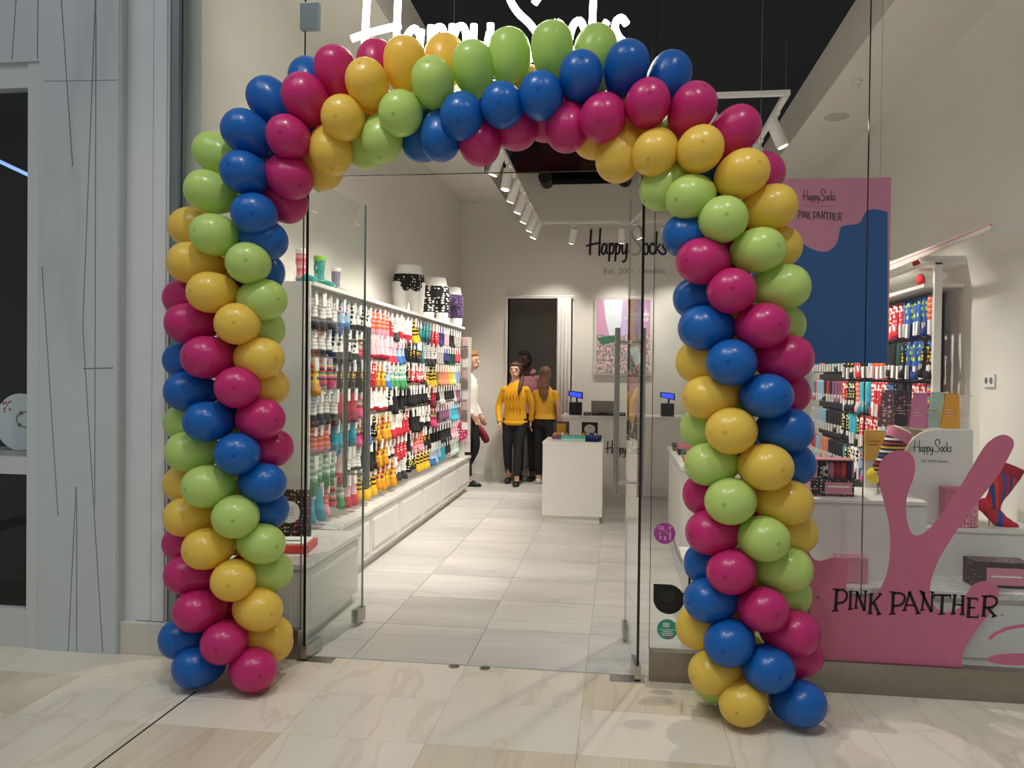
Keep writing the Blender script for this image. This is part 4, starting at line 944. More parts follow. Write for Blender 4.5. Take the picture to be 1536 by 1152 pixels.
part('pillar', MB().box(g0.x, g0.x+.034, 4.72, 4.728, mid, gh), pkc, gb)
for i, m_ in enumerate((SOCK[1][1], SOCK[15][1], plain('pink knit', 'D9859A'), SOCK[8][1], plain('orange red knit', 'DD4B2E', .9), SOCK[5][1])):
    x = g0.x+.055+.033*i; part('rolled_sock', MB().tube([(x, 4.77, mid-.06), (x, 4.77, gh-.025), (x, 4.77, gh-.012)], [.017, .017, .010], 10), m_, gb, True)
# boxes on the marble and on the block
def carton(px0, px1, Yb, z0, h, dep, mat, label, lab_m=None, rz=0):
    q0_, q1_ = at(px0, 800, Yb), at(px1, 800, Yb)
    t = thing('sock_carton', label, 'box', ((q0_.x+q1_.x)/2, Yb+dep/2, z0))
    part('body', MB().box(q0_.x, q1_.x, Yb, Yb+dep, z0, z0+h-.02, .002), mat, t)
    part('lid', MB().box(q0_.x-.001, q1_.x+.001, Yb-.001, Yb+dep+.001, z0+h-.02, z0+h, .002), mat, t)
    if lab_m:
        w_ = q1_.x-q0_.x; part('label_panel', MB().box(q0_.x+w_*.22, q1_.x-w_*.08, Yb-.003, Yb, z0+.015, z0+h*.78), lab_m, t)
        part('label_text', MB().box(q0_.x+w_*.3, q1_.x-w_*.16, Yb-.004, Yb-.002, z0+h*.42, z0+h*.42+.008), M_wink, t)
    return t
pks = dots('pink speckled card', 'D9919F', ('F0D9DC', '8C4A58'), 55, .25)
carton(1258, 1303, 4.52, .397, .135, .12, pks, 'small pink speckled carton on the marble platform')
carton(1462, 1548, 4.55, .397, .135, .14, dots('grey speckled card', '4A4244', ('C9B4B8', 'D98A9E'), 60, .28), 'black speckled carton with pink label on the marble platform', pkc)
carton(1432, 1467, 4.83, .662, .155, .10, pks, 'pink speckled carton standing beside the red and blue sock form', None)
carton(1417, 1445, 4.835, .662, .22, .09, plain('rose carton', 'C96F82', .6), 'taller rose carton standing behind the pink decal finger', None)
rb = stripes('red and blue stripe knit', ('C9202F', '2E5FB0', 'C9202F', '1F4C9A', 'D8432F'), .075, 'Y')
FY = 4.93
def fp(x, y): return at(x, y, FY)
sf = thing('sock_form', 'red and blue panelled sock on a tiptoe foot form on the white block', 'sock', fp(1515, 797))
panel_k = stripes('blue red panel knit', ('C9202F', '2A59A8', 'C9202F', '23498F', 'D8432F'), .082, 'X')
part('leg', MB().tube(smoothpts([fp(1486, 762), fp(1492, 748), fp(1503, 728), fp(1513, 712)], 3), [.050, .047, .044, .043, .046, .052, .056, .058, .059, .060], 18, (0, 1, 0)), panel_k, sf, True)
part('cuff', MB().tube([fp(1512, 714), fp(1519, 700), fp(1519.5, 699)], [.061, .064, .056], 18, (0, 1, 0)), plain('dark red knit', 'A81C2C', .9), sf, 'auto')
part('heel', MB().ball(fp(1478, 758), (.046, .040, .042)), plain('red knit', 'D0283C', .9), sf, True)
part('foot', MB().tube(smoothpts([fp(1480, 757), fp(1490, 770), fp(1502, 782), fp(1515, 789), fp(1527, 792)], 3), [.044]*3+[.042]*3+[.038]*3+[.032, .030, .026, .014], 14, (0, 1, 0)), stripes('red blue foot knit', ('D0283C', '2A59A8', 'D0283C', 'D0283C'), .11, 'X'), sf, True)
part('support', MB().tube([fp(1484, 768), (fp(1484, 768).x, FY, .662)], .005, 8), M_chrome, sf)
# double power socket on the side wall
q = atx(1486, 571, XR); so_ = thing('power_socket', 'double white power socket on the side wall of the window', 'socket', (XR-.006, q.y, q.z))
part('plate', MB().box(XR-.012, XR-.001, q.y-.075, q.y+.075, q.z-.042, q.z+.042, .003), M_white, so_)
for dy in (-.035, .035): part('outlet', MB().lathe([(.022, -.0135), (.022, -.0125), (.0, -.0125)], (XR, q.y+dy, q.z), 16, 'X'), plain('socket grey', '6F6C68', .6), so_)

# ------------------------------------------------------------------ table beside the window platform
tb = thing('display_table', 'white display table with sock gift boxes beside the balloon arch leg', 'table', (1.0, 7.1, 0))
part('body', MB().box(.49, 1.5, 6.32, 8.05, .06, .77, .003), M_white, tb)
part('plinth', MB().box(.53, 1.46, 6.36, 8.0, 0, .06), M_white, tb)
part('top', MB().box(.47, 1.52, 6.30, 8.08, .77, .80, .003), M_white, tb)
part('side_panel', MB().box(.482, .49, 6.42, 7.95, .15, .70, .002), M_white, tb)
def tbox(x, y, z, w, d_, h, mat, lab, lid=None, rz=0):
    t = thing('gift_box', lab, 'box', (x, y, z)); t.rotation_euler = (0, 0, rz)
    part('body', MB().box(-w/2, w/2, -d_/2, d_/2, 0, h*.6, .002), mat, t, local=True)
    part('lid', MB().box(-w/2-.002, w/2+.002, -d_/2-.002, d_/2+.002, h*.6, h, .002), lid or mat, t, local=True)
    return t
tbox(.60, 6.62, .80, .16, .22, .05, plain('red card', 'D2403C', .6), 'red gift box at the front edge of the display table', plain('orange card', 'E6853A', .6))
tbox(.62, 6.62, .85, .15, .2, .04, plain('yellow card', 'E5C84A', .6), 'yellow gift box stacked on the red one', plain('coral card', 'E0604C', .6))
tbox(.63, 6.95, .80, .2, .22, .07, plain('teal card', '2F8F86', .6), 'teal gift box on the display table', plain('dark teal card', '245F66', .6))
tbox(.62, 7.3, .80, .2, .22, .09, dots('black candy card', '1C181B', ('D04A5A', 'E4C43A'), 40, .3), 'black gift box with coloured dots on the display table', plain('rose carton', 'C96F82'))
tbox(.60, 7.7, .80, .2, .22, .06, plain('grey card', '6F6C6A', .6), 'grey gift box at the far end of the display table', plain('charcoal card', '3A3838', .6))

# ------------------------------------------------------------------ island table with gift boxes
ix0, ix1, iy0, iy1 = -.765, -.155, 8.10, 8.75
t = thing('island_table', 'square white island table with gift boxes in the middle of the shop', 'table', ((ix0+ix1)/2, 8.4, 0))
part('body', MB().box(ix0+.003, ix1-.003, iy0+.003, iy1, .07, .79, .003), M_white, t)
part('plinth', MB().box(ix0+.02, ix1-.03, iy0+.03, iy1-.03, 0, .07), M_white, t)
part('top', MB().box(ix0, ix1, iy0, iy1+.005, .79, .815, .003), M_white, t)
def open_box(x, y, w, col, inner, lab, shape, shm):
    z = .815; g = thing('gift_box', lab, 'box', (x, y, z))
    part('tray', MB().box(x-w/2, x+w/2, y-.09, y+.09, z, z+.045, .002), col, g)
    lid_ = part('lid', MB().box(x-w/2, x+w/2, y+.09, y+.105, z, z+.175, .002), inner, g)
    if shape == 'disc': part('lid_picture', bevel_prism(ell(0, 0, .058, .052, n=20)[:-1], lambda u_, v_: Vector((x+u_, y+.088, z+.10+v_)), (0, .002, 0)), shm, lid_)
    else: part('lid_picture', MB().box(x-.05, x+.048, y+.088, y+.09, z+.05, z+.155), shm, lid_)
    part('lid_text', MB().box(x-.02, x+.02, y+.0865, y+.0885, z+.115, z+.120), plain('ochre print', 'B5722A'), lid_)
    return g
def sock_row(g, x, y, z, w, cols):
    for i, c_ in enumerate(cols):
        xx = x-w/2+w*(i+.5)/len(cols); part('folded_sock', MB().tube([(xx, y-.07, z), (xx, y+.06, z), (xx, y+.07, z)], [w/len(cols)*.48]*2+[.005], 8), c_, g, True)
g = open_box(-.615, 8.55, .17, plain('mauve card', '8C6078', .6), plain('dark mauve card', '4F3C48', .6), 'mauve gift box with open lid and yellow picture on the island table', 'rect', plain('mustard print', 'C9A227', .6))
sock_row(g, -.615, 8.55, .86, .15, [SOCK[12][1], SOCK[0][1], SOCK[3][1], SOCK[12][1]])
g = open_box(-.31, 8.52, .17, plain('black card', '1C181A'), plain('black card', '1C181A'), 'black gift box with open lid and round white picture on the island table', 'disc', plain('pale grey print', 'C9C6C4', .6))
sock_row(g, -.31, 8.52, .862, .16, [SOCK[12][1], SOCK[10][1], SOCK[7][1], SOCK[15][1]])
g = tbox(-.46, 8.24, .815, .24, .14, .055, plain('pale mint card', 'B9D9CF', .6), 'flat mint gift box lying on the island table', plain('mint card', '4FC0A6', .6))
g = tbox(-.27, 8.30, .815, .15, .16, .06, SOCK[5][1], 'blue striped gift box lying on the island table', stripes('blue black stripe', ('2B62B8', '15161C'), .03, 'X', .6), radians(-12))

# ------------------------------------------------------------------ cash counter
cx0, cx1, cy0, cy1 = -.72, .88, 10.05, 10.65
t = thing('cash_counter', 'white cash counter with marble top and black script logo at the back', 'counter', (.08, 10.35, 0))
part('body', MB().box(cx0+.02, cx1-.01, cy0+.02, cy1, .08, .955, .003), M_white, t)
part('plinth', MB().box(cx0+.05, cx1-.04, cy0+.05, cy1-.02, 0, .08), M_white, t)
part('marble_top', MB().box(cx0, cx1, cy0-.01, cy1+.01, .955, .985, .004), M_top, t)
part('front_frame', MB().box(cx0+.02, cx1-.01, cy0+.008, cy0+.02, .84, .93, .003).box(cx0+.02, cx0+.10, cy0+.008, cy0+.02, .10, .84, .003).box(cx0+.02, cx1-.01, cy0+.008, cy0+.02, .10, .16, .003).box(.30, .36, cy0+.008, cy0+.02, .16, .84, .003), M_white, t)
c0_ = at(908, 680, cy0)
script_sign(flat_map((c0_.x, c0_.z), .165, .165, cy0+.004), .0065, (0, 1, 0), M_ink, t, .002)
def register(x, y, lab):
    z = .985; r = thing('register_display', lab, 'register', (x, y, z)); bk = plain('black plastic', '151518', .4)
    part('base', MB().box(x-.085, x+.075, y-.06, y+.10, z, z+.16, .006), bk, r)
    part('neck', MB().tube([(x+.01, y, z+.15), (x+.01, y, z+.22)], .012, 10), bk, r)
    hd = part('display', MB().prism([(x-.10, y-.03, z+.24), (x+.085, y-.03, z+.20), (x+.085, y-.005, z+.285), (x-.095, y-.005, z+.305)], (0, .03, 0)), bk, r)
    part('screen', MB().prism([(x-.083, y-.034, z+.245), (x+.068, y-.034, z+.215), (x+.068, y-.012, z+.275), (x-.08, y-.012, z+.292)], (0, .003, 0)), plain('blue lit screen', '2438E8', .3, emit=2.5), hd)
    return r
q = at(864, 615, 10.25); register(q.x, 10.25, 'black register with lit blue customer display beside the grey laptop')
q = at(992, 615, 10.3); register(q.x+.08, 10.3, 'black register with lit blue customer display at the far end of the counter')
q = at(905, 612, 10.22); lp = thing('laptop', 'open grey laptop seen from behind on the cash counter', 'laptop', (q.x, 10.22, .985))
part('lid', MB().prism([(q.x-.15, 10.20, .99), (q.x+.15, 10.20, .99), (q.x+.15, 10.14, 1.17), (q.x-.15, 10.14, 1.17)], (0, .012, 0)), plain('silver grey lid', '8E8B87', .45, .3), lp)
part('base', MB().box(q.x-.15, q.x+.15, 10.21, 10.40, .985, .997, .003), plain('grey laptop base', '55534F', .5), lp)
part('wave_print', bevel_prism([(-.148, .004), (.148, .004), (.148, .022), (.10, .016), (.05, .028), (.0, .034), (-.05, .030), (-.10, .014), (-.148, .018)], lambda u_, v_: Vector((q.x+u_, 10.1985-v_/.18*.06, .99+v_)), (0, -.001, 0)), plain('dark grey print', '3F3C3A', .6), lp)
for px, lb in ((881, 'small black card reader between register and laptop'), (933, 'small black card reader behind the door handle')):
    q = at(px, 617, 10.2); r = thing('card_reader', lb, 'card reader', (q.x, 10.2, .985))
    part('body', MB().box(q.x-.045, q.x+.045, 10.15, 10.25, .985, 1.025, .006), plain('black plastic', '151518'), r)
    part('keypad', MB().box(q.x-.03, q.x+.03, 10.145, 10.151, .995, 1.018), plain('grey keys', '7C7A78', .5), r)
# lit screen on the back wall
a, b = at(896, 450, YB), at(974, 560, YB)
sc_ = thing('wall_screen', 'framed wall screen showing a pink photograph of legs, above the cash counter', 'screen', ((a.x+b.x)/2, YB-.04, b.z))
part('frame', MB().box(a.x-.035, b.x+.035, YB-.04, YB-.002, b.z-.03, a.z+.03, .004), plain('pale frame', 'CFCBC5', .5), sc_)
def screen_mat():
    m, nt, bs = new_mat('lit picture'); tc = nd(nt, 'ShaderNodeTexCoord'); sp = nd(nt, 'ShaderNodeSeparateXYZ'); nt.links.new(tc.outputs['Generated'], sp.inputs[0])
    n = nd(nt, 'ShaderNodeTexNoise', i_Scale=26.0, i_Detail=6.0); nt.links.new(tc.outputs['Generated'], n.inputs['Vector'])
    r1 = ramp(nt, [(.35, '4F665C'), (.46, '75897A'), (.54, 'C28B98'), (.64, 'D9B0AE'), (.75, 'BFC9B0')]); nt.links.new(n.outputs['Fac'], r1.inputs[0])
    r2 = ramp(nt, [(0, 'C58BA6'), (.5, 'B9A9C9'), (1, '9E7A96')]); nt.links.new(sp.outputs['X'], r2.inputs[0])
    g_ = nd(nt, 'ShaderNodeMath', operation='GREATER_THAN'); g_.inputs[1].default_value = .52; nt.links.new(sp.outputs['Z'], g_.inputs[0])
    mx = nd(nt, 'ShaderNodeMix', data_type='RGBA'); nt.links.new(g_.outputs[0], mx.inputs[0]); nt.links.new(r1.outputs[0], mx.inputs[6]); nt.links.new(r2.outputs[0], mx.inputs[7])
    nt.links.new(mx.outputs[2], bs.inputs['Base Color']); nt.links.new(mx.outputs[2], bs.inputs['Emission Color']); bs.inputs['Emission Strength'].default_value = .35; return m
part('display', MB().box(a.x, b.x, YB-.046, YB-.04, b.z, a.z), screen_mat(), sc_)
W_, H_ = b.x-a.x, a.z-b.z
def sm(u_, v_): return Vector((a.x+u_*W_, YB-.047, a.z-v_*H_))
for nm, poly, cc in (('pictured_leg', [(.12, .0), (.48, .0), (.46, .3), (.40, .50), (.24, .50), (.16, .25)], 'D9DFE6'), ('pictured_leg', [(.55, .0), (.72, .0), (.70, .45), (.78, .62), (.62, .62), (.58, .3)], 'D5A58C'), ('pictured_shoe', [(.60, .66), (.78, .62), (.86, .85), (.74, .90)], 'DDE6E2'), ('pictured_shoe', [(.0, .52), (.34, .48), (.42, .56), (.10, .62)], '3A6A55')):
    part(nm, bevel_prism(poly, sm, (0, .0006, 0)), plain('picture '+cc, cc, .5, emit=.3), sc_)
script_sign(lambda u_, v_: sm(.56+u_*.14, .22-v_*.09), .0045, (0, 1, 0), M_wink, sc_, .0006)
serif_sign(lambda x, y: sm(.50+(x-255)*.00042, .235+(y-459)*.00030), .0045/9, M_wink, sc_)
# door curtain at the doorway
cv = thing('doorway_curtain', 'white pleated curtain hanging at the side of the doorway', 'curtain', (-.78, YB-.06, 0))
x0, x1 = at(836, 448, YB-.08).x, at(857, 448, YB-.08).x
for i in range(4):
    w_ = (x1-x0)/4; xx = x0+w_*(i+.5)
    part('pleat', MB().tube([(xx, YB-.07, .03), (xx, YB-.07, 1.2), (xx, YB-.07, 2.56)], [(w_*.56, .045), (w_*.54, .04), (w_*.5, .035)], 12, (0, 1, 0)), plain('curtain cloth', 'D9D5D2', .9), cv, True)
part('rod', MB().tube([(-1.6, YB-.07, 2.575), (-.64, YB-.07, 2.575)], .012, 10), M_white, cv)

# ------------------------------------------------------------------ things on the window bench at the left
q0_, q1_ = at(420, 735, 4.70), at(462, 800, 4.70)
t = thing('gift_box', 'black candy-dotted gift box lid standing upright on the marble bench', 'box', ((q0_.x+q1_.x)/2, 4.70, .45))
zt_ = at(440, 735, 4.70).z
part('lid', MB().box(q0_.x-.06, q1_.x+.01, 4.70, 4.73, .452, zt_, .003), dots('black candy print', '17131A', ('D0545A', '5EA86A', 'E5C36A', 'D9D3CC', 'C96A7A'), 48, .34, .6), t)
cc_ = at(434, 768, 4.70)
part('round_label', bevel_prism(ell(0, 0, .068, .068, n=28)[:-1], lambda u_, v_: Vector((cc_.x+u_, 4.697, cc_.z+v_)), (0, .003, 0)), M_tag, t)
for i in range(4): part('label_line', MB().box(cc_.x-.03, cc_.x+.03, 4.6955, 4.6965, cc_.z+.03-.016*i, cc_.z+.033-.016*i), M_grey_ink, t)
bx = at(440, 815, 4.55)
t = thing('gift_box', 'red gift box tray with white cards lying on the marble bench', 'box', (-1.90, 4.55, .45), None, radians(8))
part('tray', MB().box(-.13, .12, -.14, .10, .002, .045, .003), plain('coral red card', 'DF4A3E', .6), t, local=True)
part('card', MB().box(-.11, .10, -.12, .08, .045, .055, .002), M_tag, t, local=True)
part('card_print', MB().box(-.07, .05, -.06, -.02, .055, .0555), plain('green print', '5E8F6A', .6), t, local=True)
# round display plate in the neighbour's window
q = at(30, 633, 4.25)
t = thing('round_sign', 'round white jewellery display board with a bracelet picture in the dark window', 'sign', (q.x, 4.25, 1.02))
part('board', bevel_prism(ell(0, 0, .158, .165, n=36)[:-1], lambda u_, v_: Vector((q.x+u_, 4.25, q.z+v_)), (0, .012, 0)), plain('white board', 'DDE0E2', .5), t)
bc = at(42, 629, 4.247)
part('bracelet', MB().tube([bc+Vector((.075*cos(a_*pi/16), 0, .046*sin(a_*pi/16))) for a_ in range(33)], .0022, 6), plain('silver print', '6F7274', .4), t)
for a_ in (.1, .9, 2.2, 3.9, 5.3): part('charm', MB().ball(bc+Vector((.075*cos(a_), -.002, .046*sin(a_))), .009, 8, 6), plain('silver print', '6F7274'), t, True)
random.seed(5)
for i in range(16):
    sx_ = random.choice((-1, 1)); part('blossom_dot', MB().ball((q.x+sx_*random.uniform(.05, .11), 4.2485, q.z+random.uniform(.055, .12)), (.006, .001, .006), 7, 5), plain('red dot print', 'B5484F', .6), t)
part('stand', MB().box(q.x-.06, q.x+.06, 4.262, 4.30, 1.02, q.z-.05), M_white, t)

# ------------------------------------------------------------------ people
SKIN = plain('skin', 'D9A98F', .55); SKIN2 = plain('dark skin', '4A3128', .55)
def limb(mb, pts, rad, n=12, k=3):
    P = smoothpts(pts, k); R_ = []
    for i in range(len(pts)-1):
        for j in range(k):
            t_ = j/k; A, B = rad[i], rad[i+1]
            A = A if isinstance(A, tuple) else (A, A); B = B if isinstance(B, tuple) else (B, B)
            R_.append((A[0]*(1-t_)+B[0]*t_, A[1]*(1-t_)+B[1]*t_))
    A = rad[-1]; R_.append(A if isinstance(A, tuple) else (A, A)); mb.tube(P, R_, n, (0, 1, 0)); return mb
def hand(mb, wrist, dirv, side):
    """relaxed hand: palm, four unequal fingers slightly curled, thumb off the side of the palm"""
    w = Vector(wrist); d = Vector(dirv).normalized(); f = Vector((0, -1, 0)); f = (f-d*f.dot(d)).normalized(); o = d.cross(f).normalized()
    mb.tube([w, w+d*.03, w+d*.085], [(.022, .018), (.036, .017), (.040, .015)], 10, o)
    for i, L_ in enumerate((.062, .072, .068, .052)):
        b_ = w+d*.08+f*(.030-.020*i); e = o*side
        mb.tube([b_, b_+d*L_*.45+e*.004, b_+d*L_*.8+e*.016, b_+d*L_+e*.028], [.0095, .009, .0085, .007], 8)
    b_ = w+d*.03+f*.030; mb.tube([b_-f*.012, b_+f*.016+d*.022, b_+f*.022+d*.052], [.012, .0105, .008], 8)
def person(label, loc, rz, h, J, top, legs, shoes, hair_fn, skin, sleeves='long', extra=None, turn=0):
    """J: joint positions for a 1.70 m figure facing -y; top/legs: materials"""
    t = thing('person', label, 'person', loc); t.rotation_euler = (0, 0, rz); s = h/1.70; t.scale = (s, s, s)
    V = Vector; g = lambda k: V(J[k])
    R = Matrix.Rotation(turn, 3, 'Z'); hd = g('head')
    def hp(x, y, z): return hd + R @ V((x, y, z))
    mb = MB()
    # head with jaw, nose, brow, ears
    mb.ball(hd+V((0, .008, .02)), (.079, .096, .102), 18, 12, R)
    mb.ball(hp(0, -.022, -.045), (.055, .062, .062), 14, 10, R)
    mb.tube([hp(0, -.078, .012), hp(0, -.098, -.012), hp(0, -.100, -.020)], [.009, .014, .008], 8)
    for sx in (-1, 1): mb.ball(hp(sx*.076, .008, -.005), (.012, .022, .030), 8, 8, R)
    mb.tube([hp(-.018, -.084, -.055), hp(.018, -.084, -.055)], .008, 8)
    # neck, trunk, pelvis
    limb(mb, [hd+V((0, .012, -.06)), g('neck'), g('chest')+V((0, 0, .12))], [(.052, .052), (.056, .054), (.10, .07)])
    limb(mb, [g('chest')+V((0, 0, .13)), g('chest'), g('waist'), g('hips')], [(.10, .065), (.145, .095), (.125, .085), (.155, .105)], 16)
    for sd in ('L', 'R'):
        limb(mb, [g('sh'+sd), g('el'+sd), g('wr'+sd)], [.048, .036, .024])
        d = g('wr'+sd)-g('el'+sd); hand(mb, g('wr'+sd), d, 1 if sd == 'L' else -1)
        limb(mb, [g('hip'+sd), g('kn'+sd), g('an'+sd), g('an'+sd)+V((0, 0, -.05))], [.082, .055, .037, .036])
        mb.tube([g('an'+sd)+V((0, .03, -.05)), g('an'+sd)+V((0, -.06, -.06)), g('an'+sd)+V((0, -.13, -.07))], [(.034, .03), (.038, .026), (.026, .014)], 10, (0, 0, 1))
    b = part('body', mb, skin, t, True, local=True); remesh(b, .0085, 3)
    for sx in (-1, 1):
        e = MB().ball(hp(sx*.030, -.075, .010), (.013, .008, .007), 10, 8, R); part('eye', e, plain('eye', '2A211D', .3), t, True, local=True)
        part('eyebrow', MB().tube([hp(sx*.014, -.083, .030), hp(sx*.032, -.081, .034), hp(sx*.048, -.070, .028)], .004, 6), plain('brow', '4A3226', .8), t, True, local=True)
    part('mouth', MB().tube([hp(-.020, -.083, -.052), hp(0, -.090, -.054), hp(.020, -.083, -.052)], [.003, .0055, .003], 8), plain('lips', '9E4A48', .5), t, True, local=True)
    # trousers
    mb = MB(); limb(mb, [g('waist')+V((0, 0, -.02)), g('hips'), g('hips')+V((0, 0, -.07))], [(.140, .100), (.172, .120), (.165, .115)], 18)
    for sd in ('L', 'R'): limb(mb, [g('hip'+sd), (g('hip'+sd)+g('kn'+sd))/2, g('kn'+sd), (g('kn'+sd)*.55+g('an'+sd)*.45), g('an'+sd)+V((0, 0, .03))], [.095, .083, .064, .060, .048], 14)
    o = part('trousers', mb, legs, t, True, local=True); remesh(o, .012, 3)
    # upper garment
    mb = MB(); limb(mb, [g('neck')+V((0, .005, -.052)), g('chest')+V((0, 0, .145)), g('chest')+V((0, 0, .07)), g('chest'), g('waist'), g('hips')+V((0, 0, J.get('hem', -.02)))],
                    [(.066, .06), (.108, .074), (.158, .100), (.164, .115), (.152, .110), (.178, .130)], 20)
    for sd in ('L', 'R'):
        if sleeves == 'long': limb(mb, [g('sh'+sd), g('el'+sd), g('wr'+sd)], [.050, .047, .036], 14)
        else: limb(mb, [g('sh'+sd), g('sh'+sd)*.45+g('el'+sd)*.55], [.052, .054], 14)
        mb.ball(g('sh'+sd)+V((0, 0, -.012)), (.05, .055, .052))
    o = part('top', mb, top, t, True, local=True); remesh(o, .0105, 3)
    # shoes
    for sd in ('L', 'R'):
        mb = MB(); a_ = g('an'+sd); mb.tube([a_+V((0, .05, -.055)), a_+V((0, .03, -.052)), a_+V((0, -.04, -.060)), a_+V((0, -.12, -.068)), a_+V((0, -.165, -.074))], [(.028, .026), (.040, .034), (.044, .030), (.046, .022), (.026, .014)], 12, (0, 0, 1))
        so2 = part('shoe', mb, shoes, t, True, local=True)
        part('sole', MB().tube([a_+V((0, .055, -.082)), a_+V((0, -.05, -.084)), a_+V((0, -.168, -.084))], [(.036, .008), (.044, .008), (.030, .008)], 12, (0, 0, 1)), plain('shoe sole', 'D8D4CC', .6) if shoes.name.startswith('white') else plain('dark sole', '1A1818', .6), so2, True, local=True)
    hair_fn(t, hd, R)
    if extra: extra(t, g)
    return t
BASEJ = dict(head=(0, 0, 1.57), neck=(0, .01, 1.44), chest=(0, .0, 1.22), waist=(0, 0, 1.02), hips=(0, 0, .90), shL=(-.150, 0, 1.325), elL=(-.215, .02, 1.09), wrL=(-.20, -.05, .86),
             shR=(.150, 0, 1.325), elR=(.215, .02, 1.09), wrR=(.20, -.05, .86), hipL=(-.085, 0, .86), hipR=(.085, 0, .86), knL=(-.09, -.01, .48), knR=(.09, -.01, .48), anL=(-.09, .0, .095), anR=(.09, 0, .095))
HB = plain('brown hair', '4A2E22', .6, noise=.25, scale=40); HL = plain('light brown hair', '6B4A36', .6, noise=.25, scale=40); HD = plain('dark hair', '15100E', .8); HBL = plain('blond hair', '9C6F3E', .6, noise=.3, scale=50)
def cap(mb, hd, R, k=1.0, back=.0):
    mb.ball(hd+R @ Vector((0, .022, .036)), (.088*k, .094*k, .098*k), 18, 12, R)
    mb.ball(hd+R @ Vector((0, -.022, .082)), (.066*k, .062*k, .042*k), 14, 8, R)
    mb.ball(hd+R @ Vector((0, .045, -.01)), (.083*k, .068*k, .090*k), 14, 10, R)
def hair_ponytail(t, hd, R):
    mb = MB(); cap(mb, hd, R)
    for sx in (-1, 1): mb.tube([hd+R @ Vector((sx*.060, -.04, .075)), hd+R @ Vector((sx*.080, -.022, .02)), hd+R @ Vector((sx*.078, .01, -.05))], [.018, .018, .014], 8)
    mb.tube(smoothpts([hd+R @ Vector((.03, .08, -.02)), hd+R @ Vector((.085, .03, -.09)), hd+R @ Vector((.095, -.06, -.17)), hd+R @ Vector((.085, -.105, -.27)), hd+R @ Vector((.075, -.10, -.33))], 3), [.028]*3+[.030]*4+[.028]*3+[.022, .016, .008], 10)
    o = part('hair', mb, HB, t, True, local=True); remesh(o, .009, 2)
def hair_long_back(t, hd, R):
    mb = MB(); cap(mb, hd, R, 1.03)
    mb.tube(smoothpts([hd+R @ Vector((0, .05, .06)), hd+R @ Vector((0, .075, -.05)), hd+R @ Vector((0, .10, -.17)), hd+R @ Vector((-.01, .125, -.27)), hd+R @ Vector((-.02, .13, -.36))], 3), [(.078, .05)]*3+[(.088, .045)]*4+[(.075, .032)]*3+[(.05, .025), (.032, .02), (.012, .008)], 14, (0, 1, 0))
    for dx, l_ in ((-.05, .30), (.045, .27), (.0, .40)): mb.tube(smoothpts([hd+R @ Vector((dx, .07, -.02)), hd+R @ Vector((dx*1.25, .11, -.16)), hd+R @ Vector((dx*1.1, .135, -l_))], 3), [.026, .026, .024, .020, .016, .010, .005], 8)
    o = part('hair', mb, HL, t, True, local=True); remesh(o, .010, 2)
def hair_short_dark(t, hd, R):
    mb = MB(); cap(mb, hd, R, 1.0); mb.ball(hd+R @ Vector((0, -.02, .085)), (.066, .07, .042), 14, 8, R)
    o = part('hair', mb, HD, t, True, local=True); remesh(o, .010, 2)
def hair_curly_blond(t, hd, R):
    mb = MB(); cap(mb, hd, R, .98); random.seed(2)
    for i in range(26):
        a_ = random.uniform(0, 2*pi); e_ = random.uniform(.1, 1.2)
        mb.ball(hd+R @ Vector((.078*cos(a_)*cos(e_), .01+.085*sin(a_)*cos(e_), .055+.085*sin(e_))), random.uniform(.018, .026), 8, 6)
    o = part('hair', mb, HBL, t, True, local=True); remesh(o, .009, 1)
KN = plain('mustard cable knit', 'DFA314', .9, noise=.06, scale=60, bump=.6)
def knit_detail(t, g):
    for x in (-.085, -.045, 0, .045, .085):
        P = [Vector((x+.006*sin(i*1.4), -.116-.010*(1-abs(x)*6)+ (.012 if i > 9 else 0), 1.05+.026*i)) for i in range(12)]
        part('cable', MB().tube(P, [.0075+.003*sin(i*1.4)**2 for i in range(12)], 8), KN, t, True, local=True)
    for sd in ('L', 'R'):
        w_ = g('wr'+sd); e_ = g('el'+sd); d = (w_-e_).normalized(); part('cuff', MB().tube([w_-d*.05, w_+d*.005], [.036, .034], 12), KN, t, True, local=True)
    part('hem_band', MB().tube([g('hips')+Vector((0, 0, -.075)), g('hips')+Vector((0, 0, -.02))], [(.166, .120), (.176, .129)], 24, (0, 1, 0)), KN, t, True, local=True)
BT = plain('black trousers', '141416', .75); 
J1 = dict(BASEJ); J1.update(hem=-.06, wrL=(-.195, -.12, .86), elL=(-.235, .03, 1.09), wrR=(.215, .07, .88), elR=(.225, .05, 1.10), knL=(-.10, .0, .48), anL=(-.105, .16, .115), knR=(.055, -.06, .49), anR=(.045, -.10, .10), shL=(-.148, 0, 1.325), shR=(.148, 0, 1.325))
person('woman in a mustard cable-knit sweater and black trousers walking towards the entrance', (at(771, 700, 10.75).x, 10.80, 0), radians(0), 1.66, J1, KN, plain('charcoal trousers', '1D1F21', .75), plain('black shoes', '121113', .35), hair_ponytail, SKIN, 'long', knit_detail, radians(-8))
YE = plain('yellow jersey', 'DDA62A', .85, noise=.05)
J2 = dict(BASEJ); J2.update(hem=.04, elR=(-.225, -.01, 1.10), wrR=(-.205, -.10, .86), elL=(.215, -.06, 1.10), wrL=(.12, -.20, 1.02))
J2['shR'] = (.145, 0, 1.325); J2['elR'] = (.215, -.03, 1.10); J2['wrR'] = (.20, -.14, .88); J2['shL'] = (-.145, 0, 1.325); J2['elL'] = (-.215, .0, 1.10); J2['wrL'] = (-.22, -.06, .86)
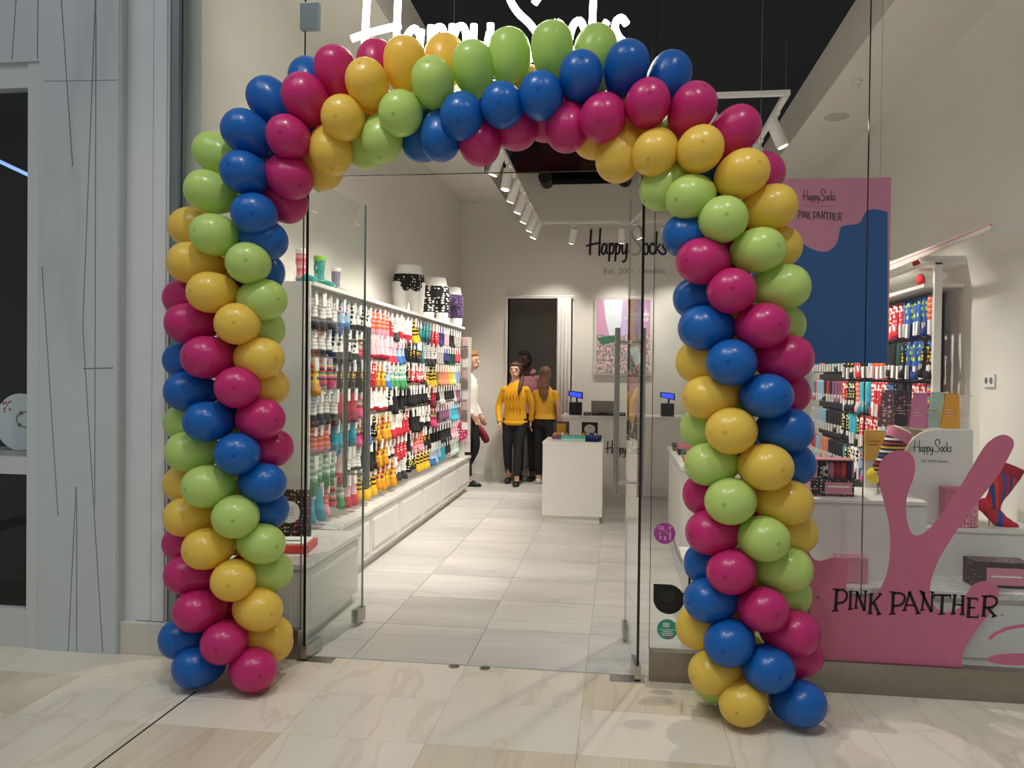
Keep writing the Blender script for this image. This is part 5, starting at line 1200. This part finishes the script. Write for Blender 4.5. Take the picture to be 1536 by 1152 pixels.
person('woman in a yellow short-sleeved top and black trousers standing with her back turned', (at(817, 700, 10.95).x, 10.93, 0), radians(160), 1.60, J2, YE, BT, plain('white trainers', 'E4E0D8', .6), hair_long_back, SKIN, 'short', None, radians(10))
PK = plain('dusty pink sweatshirt', 'B9808C', .9, noise=.05, bump=.2)
J3 = dict(BASEJ); J3.update(head=(-.01, -.09, 1.555), neck=(0, -.03, 1.45), hem=-.03, elL=(-.23, -.02, 1.10), wrL=(-.15, -.22, 1.02), elR=(.235, .0, 1.10), wrR=(.19, -.16, .93))
def hood(t, g): 
    o = part('hood', MB().tube(smoothpts([(-.085, -.06, 1.385), (-.085, .03, 1.415), (0, .085, 1.42), (.085, .03, 1.415), (.085, -.06, 1.385)], 3), .030, 10), PK, t, True, local=True)
person('man in a dusty pink hooded sweatshirt and dark jeans looking down by the doorway', (at(789, 700, 11.3).x, 11.28, 0), radians(-12), 1.84, J3, PK, plain('dark jeans', '17181D', .8), plain('black shoes', '121113'), hair_short_dark, SKIN2, 'long', hood, radians(-10))
WS = plain('white sweatshirt', 'E6E3DC', .9, noise=.03)
J4 = dict(BASEJ); J4.update(head=(0, -.05, 1.56), hem=-.03, elL=(-.21, .02, 1.10), wrL=(-.20, -.14, .90), elR=(.21, .03, 1.10), wrR=(.20, -.08, .88), knR=(.09, -.06, .48), anR=(.09, .10, .10), anL=(-.09, -.05, .095))
person('man with curly blond hair in a white sweatshirt and black trousers behind the sock rack', (at(701, 700, 10.6).x, 10.62, 0), radians(78), 1.80, J4, WS, BT, plain('black shoes', '121113'), hair_curly_blond, SKIN, 'long', None, radians(-6))
# bag carried by the man in white
q = at(722, 653, 10.75)
bg = thing('jacket', 'dark red folded jacket held at the hip of the man in white', 'jacket', (q.x, 10.75, q.z-.12))
part('bundle', MB().tube(smoothpts([(q.x-.07, 10.75, q.z+.12), (q.x, 10.75, q.z+.05), (q.x+.06, 10.75, q.z-.05), (q.x+.05, 10.75, q.z-.10)], 3), [.02]+[.05]*7+[.03, .01], 10, (0, 1, 0), .06), plain('dark red cloth', '5E1424', .85), bg, True)
part('lining', MB().tube(smoothpts([(q.x-.03, 10.72, q.z+.13), (q.x+.05, 10.70, q.z+.03), (q.x+.085, 10.72, q.z-.07)], 3), [.008]+[.016]*5+[.006], 8), plain('bright red cloth', 'B02440', .85), bg, True)
